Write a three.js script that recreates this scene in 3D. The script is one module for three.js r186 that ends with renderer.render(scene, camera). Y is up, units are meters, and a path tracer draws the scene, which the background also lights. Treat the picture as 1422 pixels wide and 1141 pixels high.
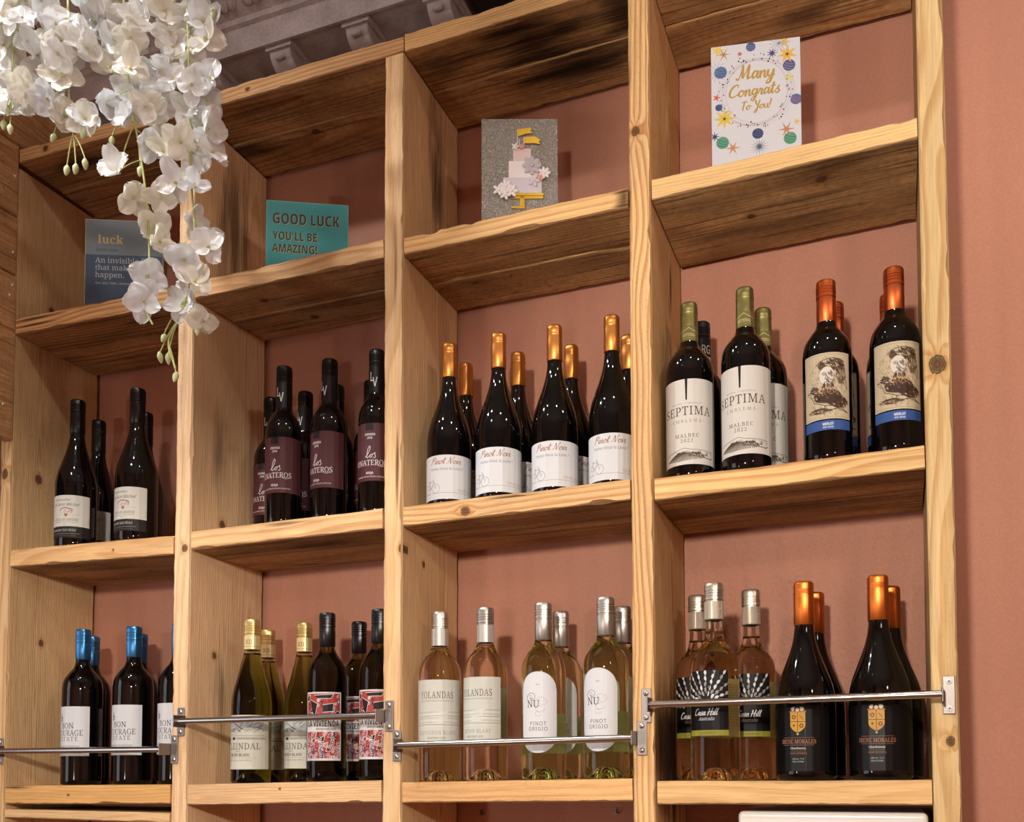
import * as THREE from 'three';
import { RoundedBoxGeometry } from 'three/addons/geometries/RoundedBoxGeometry.js';
import { toCreasedNormals, mergeGeometries } from 'three/addons/utils/BufferGeometryUtils.js';
import { RectAreaLightUniformsLib } from 'three/addons/lights/RectAreaLightUniformsLib.js';

// ------------------------------------------------------------------ camera, lights, exposure
const scene = new THREE.Scene();
scene.background = new THREE.Color(0x000000);
const PW = 1422, PH = 1141, FOCAL = 1333.28, CX = 755.8, CY = 1008.23;
const camera = new THREE.PerspectiveCamera(2 * Math.atan(PH / 2 / FOCAL) * 180 / Math.PI, PW / PH, 0.05, 20);
camera.rotation.order = 'YXZ';
camera.rotation.set(0.04669, 0.35529, -0.00368);
camera.position.set(0, 0.01512, 1.50069);
camera.setViewOffset(PW, PH, PW / 2 - CX, PH / 2 - CY, PW, PH);
const renderer = new THREE.WebGLRenderer({ antialias: true });
renderer.toneMapping = THREE.LinearToneMapping;
renderer.toneMappingExposure = 0.42;
renderer.shadowMap.enabled = true;
RectAreaLightUniformsLib.init();

const WARM = new THREE.Color().setRGB(1.0, 0.945, 0.86);
const LAMPS = [ // hanging globe lamps in the room: x, y, z, candela, radius
  [-0.22, 0.56, 2.02, 11.5, 0.06, WARM],
  [0.95, 0.95, 1.60, 2.4, 0.06, WARM],
  [-1.35, -0.05, 1.95, 1.8, 0.06, new THREE.Color().setRGB(1.0, 0.96, 0.92)],
];
const COOL = new THREE.Color().setRGB(0.93, 0.97, 1.0), NEUTRAL = new THREE.Color().setRGB(1.0, 0.96, 0.91);
const DOWN = [ // ceiling spots: x, z, candela, aim point, half cone, colour
  [-1.15, 1.0, 3.6, [-1.2, 0.6, -0.1], 0.75, NEUTRAL], [0.05, 0.95, 2.6, [0.0, 0.5, -0.1], 0.9, WARM], [0.9, 0.6, 3.4, [0.6, 0.2, -0.2], 0.9, WARM],
  [-1.2, 1.7, 10.0, [-1.35, -0.1, 0.0], 0.44, NEUTRAL], [-1.75, 0.95, 15.0, [-1.2, 1.12, 0.3], 0.36, COOL],  // both added: one brightens the lower left bay, one the silk flowers
];
const WINDOW_NITS = 2.6;

// ------------------------------------------------------------------ helpers
function rng(seed) { let s = seed >>> 0 || 1; return () => { s = (s + 0x6D2B79F5) >>> 0; let t = s; t = Math.imul(t ^ (t >>> 15), t | 1); t ^= t + Math.imul(t ^ (t >>> 7), t | 61); return ((t ^ (t >>> 14)) >>> 0) / 4294967296; }; }
const PERM = new Float32Array(4096); { const r = rng(77); for (let i = 0; i < 4096; i++) PERM[i] = r(); }
const hash3 = (x, y, z) => PERM[(Math.imul(x, 73856093) ^ Math.imul(y, 19349663) ^ Math.imul(z, 83492791)) >>> 3 & 4095];
function vnoise(x, y, z) {
  const xi = Math.floor(x), yi = Math.floor(y), zi = Math.floor(z); let u = x - xi, v = y - yi, w = z - zi;
  u = u * u * (3 - 2 * u); v = v * v * (3 - 2 * v); w = w * w * (3 - 2 * w);
  const a = hash3(xi, yi, zi), b = hash3(xi + 1, yi, zi), c = hash3(xi, yi + 1, zi), d = hash3(xi + 1, yi + 1, zi);
  const e = hash3(xi, yi, zi + 1), f = hash3(xi + 1, yi, zi + 1), g = hash3(xi, yi + 1, zi + 1), h = hash3(xi + 1, yi + 1, zi + 1);
  const p = a + (b - a) * u, q = c + (d - c) * u, r = e + (f - e) * u, s = g + (h - g) * u;
  const m = p + (q - p) * v, n = r + (s - r) * v; return m + (n - m) * w;
}
const sstep = (a, b, x) => { const t = Math.min(1, Math.max(0, (x - a) / (b - a))); return t * t * (3 - 2 * t); };
const clamp = THREE.MathUtils.clamp, lerp = THREE.MathUtils.lerp;
const used = new Map();
function numbered(n) { const k = used.get(n) ?? 0; used.set(n, k + 1); return k ? n + '_' + String(k).padStart(3, '0') : n; }
function shadows(o) { o.traverse((c) => { if (c.isMesh) { c.castShadow = true; c.receiveShadow = true; } }); return o; }
function mesh(name, geo, mat, parent) { const m = new THREE.Mesh(geo, mat); m.name = name; m.castShadow = m.receiveShadow = true; if (parent) parent.add(m); return m; }
function thing(name, label, category, group) { const g = new THREE.Group(); g.name = numbered(name); tag(g, label, category, group); scene.add(g); return g; }
function tag(o, label, category, group) { o.userData = { label, category }; if (group) o.userData.group = group; return o; }
function struct(name, geo, mat) { const m = mesh(name, geo, mat, scene); m.userData.kind = 'structure'; return m; }
const box = (w, h, d, x = 0, y = 0, z = 0) => new THREE.BoxGeometry(w, h, d).translate(x, y, z);
const lathe = (pts, n = 56) => new THREE.LatheGeometry(pts.map(([r, y]) => new THREE.Vector2(Math.max(0, r), y)), n);
const std = (o) => new THREE.MeshStandardMaterial(o);
const phys = (o) => new THREE.MeshPhysicalMaterial(o);
function dataTex(w, h, data, srgb = true) { const t = new THREE.DataTexture(data, w, h, THREE.RGBAFormat); t.magFilter = THREE.LinearFilter; t.minFilter = THREE.LinearFilter; t.wrapS = t.wrapT = THREE.ClampToEdgeWrapping; if (srgb) t.colorSpace = THREE.SRGBColorSpace; t.needsUpdate = true; return t; }
function canvasTex(w, h, draw) { const c = document.createElement('canvas'); c.width = w; c.height = h; const x = c.getContext('2d'); draw(x, w, h); const t = new THREE.CanvasTexture(c); t.colorSpace = THREE.SRGBColorSpace; return t; }

// ------------------------------------------------------------------ pine boards
// A board lies along x (length), its thickness along y and its width along z; the +z edge is the front.
// faces in order: 0 front edge, 1 top, 2 back edge, 3 underside
const PPM = 1050;
function woodTexture(L, W, T, o) {
  const per = 2 * (W + T), tw = Math.min(2048, Math.max(16, Math.round(L * PPM))), th = Math.max(16, Math.round(per * PPM));
  const data = new Uint8Array(tw * th * 4), r = rng(o.seed), S = o.seed * 13.7;
  const pw = (r() - 0.5) * W * 0.9, pt = -(0.02 + r() * 0.07) * (r() < 0.5 ? 1 : -1), sp = o.spacing ?? (0.0042 + r() * 0.0022), taper = (r() - 0.5) * 0.03;
  const knots = o.knots ?? []; const burnsAndShade = o.burnsAndShade ?? []; const age = o.age ?? [0, 0.5, 0.8, 0.9];
  const tone = o.tone ?? [1, 1, 1], cE = [221, 188, 146], cL = [182, 133, 86], late = o.late ?? 0.8;
  for (let j = 0; j < th; j++) {
    let p = (j + 0.5) / th * per, w, t, face;
    if (p < T) { face = 0; w = W / 2; t = -T / 2 + p; } else if (p < T + W) { face = 1; t = T / 2; w = W / 2 - (p - T); } else if (p < 2 * T + W) { face = 2; w = -W / 2; t = T / 2 - (p - T - W); } else { face = 3; t = -T / 2; w = -W / 2 + (p - 2 * T - W); }
    const A = age[face];
    for (let i = 0; i < tw; i++) {
      const l = (i + 0.5) / tw * L - L / 2;
      let dw = w - pw + (vnoise(l * 3.1 + S, 1.5, S) - 0.5) * 0.022, dt = t - pt + (vnoise(l * 2.3, S, 7.1) - 0.5) * 0.018;
      let rad = Math.sqrt(dw * dw + dt * dt) + l * taper + (vnoise(l * 7, w * 22 + S, t * 30) - 0.5) * 0.006;
      let kd = 9, kk = null;
      for (const k of knots) {
        const a = l - k.l, b = k.axis === 'w' ? t - k.c : w - k.c; if (Math.abs(a) > k.r * 9 || (k.axis === 'w' && w < W / 2 - 0.016 - k.r)) continue;
        const d = Math.sqrt(a * a * (k.sq ?? 0.75) + b * b), q = d / k.r;
        rad += k.r * 0.9 * Math.exp(-q * q * 0.22) * (b > 0 ? 1 : -1) * Math.min(1, Math.abs(b) / k.r + 0.25);
        const q2 = q + (vnoise(l * 300, w * 300 + S, t * 300) - 0.5) * 0.16; if (q2 < kd) { kd = q2; kk = k; }
      }
      const f = rad / sp - Math.floor(rad / sp), ln = sstep(0.35, 0.86, f) * (1 - sstep(0.92, 1.0, f)) * late * (0.65 + 0.5 * vnoise(rad / sp * 0.7, l * 1.3, S));
      let R = lerp(cE[0], cL[0], ln), G = lerp(cE[1], cL[1], ln), B = lerp(cE[2], cL[2], ln);
      const wq = w + (vnoise(l * 11, w * 60, S) - 0.5) * 0.004, tq = t + (vnoise(l * 13, S, t * 60) - 0.5) * 0.004, fib = (vnoise(l * 26 + S, wq * 640, tq * 640) - 0.5), blot = vnoise(l * 5.3, w * 13 + S, t * 40 + 3) - 0.5, spk = vnoise(l * 420, w * 900 + S, t * 900);
      let m = 1 + fib * 0.13 + blot * 0.14; if (spk > 0.86) m *= 1 - (spk - 0.86) * 1.6;
      if (A > 0) { // weathered, rough-sawn faces
        const saw = vnoise((l + w * 0.13) * 190 + S + vnoise(l * 20, w * 40, S) * 3, wq * 90, tq * 90), dirt = vnoise(l * 9 + 4, w * 30 + S, t * 50), a2 = A * clamp(0.66 + (dirt - 0.5) * 0.9 + blot * 0.4, 0.25, 1.15);
        R *= 1 - 0.35 * a2; G *= 1 - 0.39 * a2; B *= 1 - 0.43 * a2;
        m *= 1 + A * (saw - 0.5) * 0.12;
        const pit = vnoise(l * 150, w * 420 + S, t * 420); if (pit > 0.83) m *= 1 - A * (pit - 0.83) * 2.4;
        const rough = vnoise(l * 120 + S, wq * 190, tq * 190); m *= 1 + A * (rough - 0.5) * 0.14; const streak = vnoise(l * 5 + S * 2, wq * 230, tq * 230); if (streak > 0.64) m *= 1 - A * (streak - 0.64) * 1.3;
      }
      for (const b of burnsAndShade) {
        if (b.face !== face) continue; const v = face === 0 || face === 2 ? t : w;
        let q = Math.hypot((l - b.l) / b.rl, (v - b.c) / b.rc) + (vnoise(l * 9, w * 60 + S, t * 60) - 0.5) * 0.9 + (vnoise(l * 24, wq * 420, tq * 420 + S) - 0.5) * 0.55;
        const k = (1 - sstep(0.0, 1.25, q)) * b.s; R *= 1 - 0.78 * k; G *= 1 - 0.82 * k; B *= 1 - 0.84 * k;
      }
      if (kk) {
        if (kd < 0.8) { const g = 0.55 + 0.25 * Math.sin(kd * 14) * 0.4; R = lerp(R, 128 * g * 1.25, 0.85); G = lerp(G, 84 * g * 1.25, 0.85); B = lerp(B, 54 * g * 1.25, 0.85); }
        else if (kd < 1.12) { const e = 1 - Math.abs(kd - 0.95) / 0.18; m *= 1 - 0.72 * Math.max(0, e) * (kk.rim ?? 1); }
        else if (kd < 2.4) { const e = (2.4 - kd) / 1.3; R *= 1 - 0.06 * e; G *= 1 - 0.14 * e; B *= 1 - 0.24 * e; }
      }
      const at = (j * tw + i) * 4; data[at] = clamp(R * m * tone[0], 0, 255); data[at + 1] = clamp(G * m * tone[1], 0, 255); data[at + 2] = clamp(B * m * tone[2], 0, 255); data[at + 3] = 255;
    }
  }
  return dataTex(tw, th, data);
}
function boardGeometry(L, W, T, o) {
  const per = 2 * (W + T), N = Math.max(12, Math.round(L / 0.012)), rows = [], S = o.seed * 3.3, ch = o.chamfer ?? 0.0022;
  const side = (n, fn) => { for (let k = 0; k < n; k++) rows.push(fn(k / n)); };
  // perimeter points: w, t, distance along the perimeter, corner?
  const pts = [];
  const seg = (w0, t0, w1, t1, p0, n) => { const len = Math.hypot(w1 - w0, t1 - t0); for (let k = 0; k <= n; k++) { let d = k === 0 ? 1 : k === n ? len - 1 : 0; const f = k === 0 ? 0 : k === n ? 1 : k / n; pts.push({ w: w0 + (w1 - w0) * f, t: t0 + (t1 - t0) * f, p: p0 + len * f, in: k === 0 ? 1 : k === n ? -1 : 0, dw: (w1 - w0) / len, dt: (t1 - t0) / len, nw: (t1 - t0) / len, nt: -(w1 - w0) / len }); } };
  const w = W / 2, t = T / 2; // outward normals: front (+w), top (+t), back (-w), bottom (-t)
  seg(w, -t, w, t, 0, 5); seg(w, t, -w, t, T, 6); seg(-w, t, -w, -t, T + W, 2); seg(-w, -t, w, -t, 2 * T + W, 6);
  const M = pts.length, pos = [], uv = [], idx = [];
  for (let i = 0; i <= N; i++) {
    const l = i / N * L - L / 2;
    for (const q of pts) {
      let c = ch * (0.5 + vnoise(l * 60 + S, q.w * 20, q.t * 60) * 1.1); const chip = vnoise(l * 26 + S * 2, Math.sign(q.w) * 3.3, Math.sign(q.t) * 5.1);
      if (q.in !== 0 && chip > 0.74) c += (chip - 0.74) * 0.016 * (o.chips ?? 1);
      let ww = q.w + q.dw * c * q.in, tt = q.t + q.dt * c * q.in;
      const bump = (vnoise(l * 18 + S, q.w * 40 + 3, q.t * 40) - 0.5) * 0.0009 + (vnoise(l * 4 + S, q.w * 6, q.t * 9) - 0.5) * 0.0018 * (o.warp ?? 1);
      const bw = q.in !== 0 ? bump * Math.sign(q.w) : bump * q.nw, bt = q.in !== 0 ? bump * Math.sign(q.t) : bump * q.nt;
      ww += bw; tt += bt;
      if (o.shape) { const s = o.shape(l, ww, tt); ww = s[0]; tt = s[1]; }
      pos.push(l, tt, ww); uv.push((l + L / 2) / L, q.p / per);
    }
  }
  for (let i = 0; i < N; i++) for (let k = 0; k < M; k++) { const k2 = (k + 1) % M, a = i * M + k, b = i * M + k2, c = a + M, d = b + M; idx.push(a, c, b, b, c, d); }
  // v runs back to 0 at the last quad, but that quad is the chamfer itself, so a wrap costs one narrow strip
  const g = new THREE.BufferGeometry(); 
  for (const e of [0, N]) { const at = pos.length / 3, l = e / N * L - L / 2; pos.push(l, 0, 0); uv.push(e ? 0.99 : 0.01, 0.5); for (let k = 0; k < M; k++) { const a = e * M + k, b = e * M + (k + 1) % M; e ? idx.push(at, b, a) : idx.push(at, a, b); } }
  g.setAttribute('position', new THREE.Float32BufferAttribute(pos, 3)); g.setAttribute('uv', new THREE.Float32BufferAttribute(uv, 2)); g.setIndex(idx);
  return toCreasedNormals(g, 0.5);
}
function woodMaterial(tex, bump = 0.0011) { return phys({ map: tex, bumpMap: tex, bumpScale: bump, roughness: 0.72, specularIntensity: 0.35 }); }
function board(name, L, W, T, o, parent) { const m = mesh(name, boardGeometry(L, W, T, o), woodMaterial(woodTexture(L, W, T, o), o.bump), parent); return m; }

// ------------------------------------------------------------------ room
const WALL_Z = -0.236, FLOOR_Y = -1.5, CEIL_Y = 2.05, XL = -3.3, XR = 2.6, ZF = 4.2;
{
  // painted terracotta plaster; the bump map carries roller marks and, round the lower right bay, coarse orange peel
  const tw = 2048, th = 1500, x0 = -1.85, x1 = 0.5, y0 = -0.32, y1 = 1.401, A = new Uint8Array(tw * th * 4), Bm = new Uint8Array(tw * th * 4);
  for (let j = 0; j < th; j++) for (let i = 0; i < tw; i++) {
    const x = x0 + (i + 0.5) / tw * (x1 - x0), y = y0 + (j + 0.5) / th * (y1 - y0), at = (j * tw + i) * 4;
    const bl = vnoise(x * 7, y * 5, 2.2) - 0.5, st = vnoise(x * 46, y * 1.7, 9.1) - 0.5, fi = vnoise(x * 400, y * 400, 4) - 0.5, m = 1 + bl * 0.05 + st * 0.035 + fi * 0.05;
    A[at] = clamp(184 * m, 0, 255); A[at + 1] = clamp(129 * m, 0, 255); A[at + 2] = clamp(106 * m * (1 + bl * 0.03), 0, 255); A[at + 3] = 255;
    const peel = sstep(-0.45, -0.34, x) * (1 - sstep(0.05, 0.09, x)) * (1 - sstep(0.42, 0.5, y)) * sstep(0.62, 0.3, vnoise(x * 5, y * 6, 1) * 0 + 0.3) ;
    const pn = vnoise(x * 210, y * 210, 6.6) * 0.6 + vnoise(x * 420, y * 420, 1.6) * 0.4, v = 128 + st * 14 + fi * 6 + (pn - 0.5) * 170 * (0.1 + 0.9 * peel);
    Bm[at] = Bm[at + 1] = Bm[at + 2] = clamp(v, 0, 255); Bm[at + 3] = 255;
  }
  const map = dataTex(tw, th, A), bmp = dataTex(tw, th, Bm, false);
  const g = box(x1 - x0, y1 - y0, 0.1); const p = g.attributes.position, uv = g.attributes.uv; for (let i = 0; i < p.count; i++) uv.setXY(i, p.getX(i) / (x1 - x0) + 0.5, p.getY(i) / (y1 - y0) + 0.5);
  const paint = phys({ map, bumpMap: bmp, bumpScale: 0.0036, roughness: 0.58, specularIntensity: 0.4 });
  struct('wall_back', g.translate((x0 + x1) / 2, (y0 + y1) / 2, WALL_Z - 0.05), paint);
  const plain = std({ color: new THREE.Color(0xb5816b), roughness: 0.7 });
  struct('wall_back_001', mergeGeometries([box(XR - x1, CEIL_Y - FLOOR_Y, 0.1, (XR + x1) / 2, (CEIL_Y + FLOOR_Y) / 2, WALL_Z - 0.05), box(x1 - XL, y0 - FLOOR_Y, 0.1, (x1 + XL) / 2, (y0 + FLOOR_Y) / 2, WALL_Z - 0.05), box(x0 - XL, CEIL_Y - y0, 0.1, (x0 + XL) / 2, (CEIL_Y + y0) / 2, WALL_Z - 0.05), box(x1 - x0, CEIL_Y - y1, 0.1, (x0 + x1) / 2, (CEIL_Y + y1) / 2, WALL_Z - 0.05)]), plain);
  struct('floor', box(XR - XL + 0.2, 0.1, ZF - WALL_Z + 0.2, (XL + XR) / 2, FLOOR_Y - 0.05, (ZF + WALL_Z) / 2), std({ color: 0x6b4a33, roughness: 0.6 }));
  struct('ceiling', box(XR - XL + 0.2, 0.1, ZF - WALL_Z + 0.2, (XL + XR) / 2, CEIL_Y + 0.05, (ZF + WALL_Z) / 2), std({ color: 0x8d8078, roughness: 0.9 }));
  struct('wall_right', box(0.1, CEIL_Y - FLOOR_Y, ZF - WALL_Z, XR + 0.05, (CEIL_Y + FLOOR_Y) / 2, (ZF + WALL_Z) / 2), plain);
  struct('wall_front', box(XR - XL, CEIL_Y - FLOOR_Y, 0.1, (XL + XR) / 2, (CEIL_Y + FLOOR_Y) / 2, ZF + 0.05), plain);
  // left wall with a window
  const wz0 = 1.5, wz1 = 3.1, wy0 = -0.7, wy1 = 1.3, H = CEIL_Y - FLOOR_Y, cy = (CEIL_Y + FLOOR_Y) / 2;
  struct('wall_left', mergeGeometries([box(0.1, H, wz0 - WALL_Z, XL - 0.05, cy, (wz0 + WALL_Z) / 2), box(0.1, H, ZF - wz1, XL - 0.05, cy, (ZF + wz1) / 2), box(0.1, wy0 - FLOOR_Y, wz1 - wz0, XL - 0.05, (wy0 + FLOOR_Y) / 2, (wz0 + wz1) / 2), box(0.1, CEIL_Y - wy1, wz1 - wz0, XL - 0.05, (wy1 + CEIL_Y) / 2, (wz0 + wz1) / 2)]), plain);
  const win = new THREE.Group(); win.name = 'window_1'; win.userData.kind = 'structure'; scene.add(win);
  const cool = new THREE.Color().setRGB(0.80, 0.90, 1.0);
  mesh('window_pane', box(0.01, wy1 - wy0, wz1 - wz0, XL - 0.04, (wy0 + wy1) / 2, (wz0 + wz1) / 2), std({ color: 0x202428, emissive: cool, emissiveIntensity: WINDOW_NITS, roughness: 0.2 }), win);
  const bars = []; for (const z of [wz0, (wz0 + wz1) / 2, wz1]) bars.push(box(0.06, wy1 - wy0 + 0.06, 0.05, XL - 0.02, (wy0 + wy1) / 2, z)); for (const y of [wy0, 0.4, wy1]) bars.push(box(0.058, 0.05, wz1 - wz0 + 0.05, XL - 0.02, y, (wz0 + wz1) / 2));
  mesh('window_frame', mergeGeometries(bars), std({ color: 0xe8e2d6, roughness: 0.5 }), win);
  const ra = new THREE.RectAreaLight(cool, WINDOW_NITS, wz1 - wz0, wy1 - wy0); ra.name = 'window_daylight'; ra.position.set(XL + 0.03, (wy0 + wy1) / 2, (wz0 + wz1) / 2); ra.lookAt(0, (wy0 + wy1) / 2, (wz0 + wz1) / 2); scene.add(ra);
}

// lamps of the room (behind and beside the camera)
const brass = std({ color: 0x8a6a3a, metalness: 0.9, roughness: 0.35 });
LAMPS.forEach(([x, y, z, cd, r, col], i) => {
  const g = thing('pendant_lamp', ['round glass pendant lamp hanging straight behind the viewer', 'round glass pendant lamp hanging to the right of the rack', 'round glass pendant lamp hanging near the window'][i], 'lamp');
  g.position.set(x, y, z);
  mesh('lamp_bulb', new THREE.SphereGeometry(r, 24, 16), std({ color: 0xfff2dd, emissive: col, emissiveIntensity: cd / (Math.PI * r * r) * 0.5, roughness: 0.4 }), g);
  mesh('lamp_cap', new THREE.CylinderGeometry(0.02, 0.035, 0.05, 20).translate(0, r + 0.022, 0), brass, g);
  mesh('cord', new THREE.CylinderGeometry(0.003, 0.003, CEIL_Y - y - r - 0.04, 8).translate(0, (CEIL_Y - y + r + 0.04) / 2, 0), std({ color: 0x1c1a18, roughness: 0.8 }), g);
  const l = new THREE.PointLight(col, cd, 0, 2); l.name = 'pendant_lamp_light'; l.castShadow = true; l.shadow.radius = r / 0.02; g.add(l);
});
DOWN.forEach(([x, z, cd, aim, cone, col], i) => {
  const g = thing('ceiling_spot', ['ceiling spotlight above the left half of the rack', 'ceiling spotlight above the right half of the rack', 'ceiling spotlight above the bare wall', 'added spotlight further out brightening the lower left bay', 'added spotlight brightening the hanging silk flowers'][i], 'ceiling light');
  g.position.set(x, CEIL_Y, z); const to = new THREE.Vector3(aim[0] - x, aim[1] - CEIL_Y, aim[2] - z), head = new THREE.Group(); head.name = 'lamp_head'; head.position.y = -0.05; head.quaternion.setFromUnitVectors(new THREE.Vector3(0, -1, 0), to.clone().normalize()); g.add(head);
  mesh('lamp_can', lathe([[0, 0.05], [0.036, 0.05], [0.042, 0.045], [0.045, -0.03], [0.041, -0.03], [0.038, 0.0]], 28), std({ color: 0xdddddd, metalness: 0.6, roughness: 0.35 }), head);
  mesh('lamp_lens', new THREE.CylinderGeometry(0.037, 0.037, 0.004, 24), std({ color: 0x999999, emissive: col, emissiveIntensity: 25 }), head);
  mesh('stem', new THREE.CylinderGeometry(0.008, 0.02, 0.05, 16).translate(0, -0.025, 0), std({ color: 0xdddddd, metalness: 0.6, roughness: 0.35 }), g);
  const l = new THREE.SpotLight(col, cd, 0, cone, 0.7, 2); l.name = 'ceiling_spot_light'; const d = to.clone().normalize().multiplyScalar(0.09); l.position.set(d.x, d.y - 0.05, d.z); l.target.position.copy(to); l.castShadow = true; l.shadow.radius = 1.6; g.add(l); g.add(l.target);
});

// ------------------------------------------------------------------ the rack
const POST = [[-1.8045, -1.767], [-1.332, -1.2925], [-0.8642, -0.8255], [-0.4040, -0.3668], [0.0434, 0.0802]];
const D = 0.2275, BASE_Y = -0.44;
const rack = thing('wine_rack', 'tall rack of reclaimed pine boards fixed to the terracotta wall', 'shelving');
const kn = (l, c, r, axis = 'w', rim = 1) => ({ l, c, r, axis, rim });
function post(i, top, o) {
  const [a, b] = POST[i], L = top - BASE_Y, mid = (top + BASE_Y) / 2; // after the turn, board length runs up and its thickness runs towards -x
  const K = (o.knots ?? []).map((k) => ({ ...k, l: k.l - mid }));
  const m = board('upright', L, D, b - a, { age: [0, 0.4, 0.7, 0.1], ...o, knots: K, burnsAndShade: (o.burnsAndShade ?? []).map((q) => ({ ...q, l: q.l - mid })) }, rack);
  m.rotation.z = Math.PI / 2; m.position.set((a + b) / 2, mid, -D / 2); return m;
}
// knot c is measured along the face: for the front edge, c = -(x - centre)
post(0, 1.325, { seed: 3, knots: [kn(0.655, 0.002, 0.0095), kn(0.66, 0.045, 0.0085, 't'), kn(0.30, 0.03, 0.006, 't'), kn(0.17, -0.05, 0.005, 't'), kn(1.05, 0.02, 0.006, 't')], late: 0.7, tone: [0.98, 0.97, 0.93],
  shape: (l, w, t) => { const y = l + 0.4425, k = 0.004 * sstep(0.52, 0.60, y) * (1 - sstep(0.66, 0.75, y)); return [w - k * sstep(0.0, 0.018, t) * (w > 0.05 ? 1 : 0), t]; } });
post(1, 1.327, { seed: 8, late: 0.35, tone: [1.06, 1.05, 1.06], knots: [kn(0.4536, -0.006, 0.0065), kn(0.52, 0.02, 0.008, 't'), kn(0.25, 0.04, 0.006, 't')], burnsAndShade: [{ face: 3, l: 0.17, c: 0.02, rl: 0.11, rc: 0.016, s: 0.5 }, { face: 3, l: 0.66, c: 0.03, rl: 0.09, rc: 0.02, s: 0.35 }, { face: 3, l: 1.15, c: -0.01, rl: 0.16, rc: 0.05, s: 0.55 }] });
post(2, 1.327, { seed: 12, late: 0.4, tone: [1.02, 1.0, 0.97], knots: [kn(0.4129, -0.018, 0.0058), kn(0.40, 0.03, 0.005, 't'), kn(1.02, -0.01, 0.005, 't')], burnsAndShade: [{ face: 0, l: 0.92, c: -0.004, rl: 0.1, rc: 0.004, s: 0.35 }, { face: 0, l: 0.56, c: -0.008, rl: 0.07, rc: 0.003, s: 0.6 }, { face: 3, l: 1.2, c: -0.02, rl: 0.14, rc: 0.035, s: 0.65 }, { face: 3, l: 0.72, c: -0.05, rl: 0.16, rc: 0.03, s: 0.5 }] });
post(3, 1.44, { seed: 21, late: 0.9, tone: [1.0, 0.96, 0.88], spacing: 0.0036, knots: [kn(1.0738, 0.007, 0.0068)], burnsAndShade: [{ face: 3, l: 0.05, c: 0.02, rl: 0.13, rc: 0.11, s: 0.95 }, { face: 3, l: 0.88, c: -0.03, rl: 0.05, rc: 0.008, s: 0.8 }] });  // dark patch low on the side face mixes stain with painted bottle shadow
post(4, 1.44, { seed: 27, late: 0.55, tone: [0.95, 0.95, 0.88], knots: [kn(0.6101, 0.0, 0.0115), kn(0.056, -0.006, 0.0062)], warp: 1.4 });

function shelf(bay, yL, yR, th, o = {}) {
  const xa = o.x0 ?? POST[bay][1] + 0.0018, xb = o.x1 ?? POST[bay + 1][0] - 0.0018, L = xb - xa, W = D - 0.004;
  const g = new THREE.Group(); g.position.set((xa + xb) / 2, (yL + yR) / 2 - th / 2, 0); g.rotation.z = Math.atan2(yR - yL, L); g.rotation.x = o.pitch ?? 0; g.rotation.order = 'ZXY';
  const fix = (k, z) => ({ ...k, l: k.l - (xa + xb) / 2, c: k.axis === 't' || k.face === 3 ? k.c - z : k.c });
  if (!o.two) { const m = board('shelf', L, W, th, { ...o, knots: (o.knots ?? []).map((k) => fix(k, -W / 2)), burnsAndShade: (o.burnsAndShade ?? []).map((k) => fix(k, -W / 2)) }, rack); m.position.copy(g.position); m.rotation.copy(g.rotation); m.translateZ(-W / 2); return m; }
  g.name = 'shelf'; rack.add(g); const w = W / 2 - 0.0006;
  for (const k of [0, 1]) { const z = -(w / 2 + k * (w + 0.0012)); const m = board('board', L, w, th, { ...o, warp: 0.5, seed: o.seed + k * 31, knots: (o.knots ?? []).map((q) => fix(q, z)), burnsAndShade: (o.burnsAndShade ?? []).map((q) => fix(q, z)) }, g); m.position.set(0, -k * 0.0016, z); }
  return g;
}
const bn = (l, c, rl, rc, s, face = 3) => ({ face, l, c, rl, rc, s });
// bottom row
shelf(0, -0.0114, -0.0079, 0.038, { seed: 41, tone: [0.98, 0.90, 0.74], late: 0.3, knots: [kn(-1.592, -0.001, 0.0022)], burnsAndShade: [bn(-1.74, 0.017, 0.06, 0.006, 0.8, 0)] });
shelf(1, -0.0083, -0.0001, 0.039, { seed: 43, late: 0.4, tone: [1.01, 0.98, 0.95], knots: [kn(-1.08, 0.008, 0.002)] });
shelf(2, -0.0037, 0.0025, 0.0358, { seed: 45, tone: [0.99, 0.91, 0.8], late: 0.35 });
shelf(3, -0.0013, 0.0005, 0.0372, { seed: 47, tone: [1, 0.96, 0.86], late: 0.35 });
// middle row
shelf(0, 0.4898, 0.4815, 0.0378, { seed: 51, late: 0.45, tone: [0.99, 0.94, 0.86], knots: [kn(-1.486, 0.0, 0.0018), kn(-1.5, -0.12, 0.004, 't'), kn(-1.43, -0.15, 0.004, 't')] });
shelf(1, 0.4862, 0.4888, 0.037, { seed: 53, late: 0.6, tone: [1.0, 0.96, 0.9], burnsAndShade: [bn(-1.07, 0.012, 0.05, 0.006, 0.5, 0), bn(-1.02, -0.06, 0.09, 0.03, 0.6), bn(-1.15, -0.2, 0.05, 0.01, 0.5)] });
shelf(2, 0.4875, 0.4923, 0.0355, { seed: 55, late: 0.75, tone: [0.99, 0.94, 0.86], knots: [kn(-0.702, -0.004, 0.0075)], chips: 2, burnsAndShade: [bn(-0.6, 0.013, 0.06, 0.004, 0.7, 0), bn(-0.72, -0.12, 0.08, 0.02, 0.3)] });
shelf(3, 0.4879, 0.4929, 0.0362, { seed: 57, late: 0.6, tone: [1.01, 0.97, 0.86], pitch: -0.02, burnsAndShade: [bn(-0.15, -0.12, 0.2, 0.012, 0.4)] });
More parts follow.
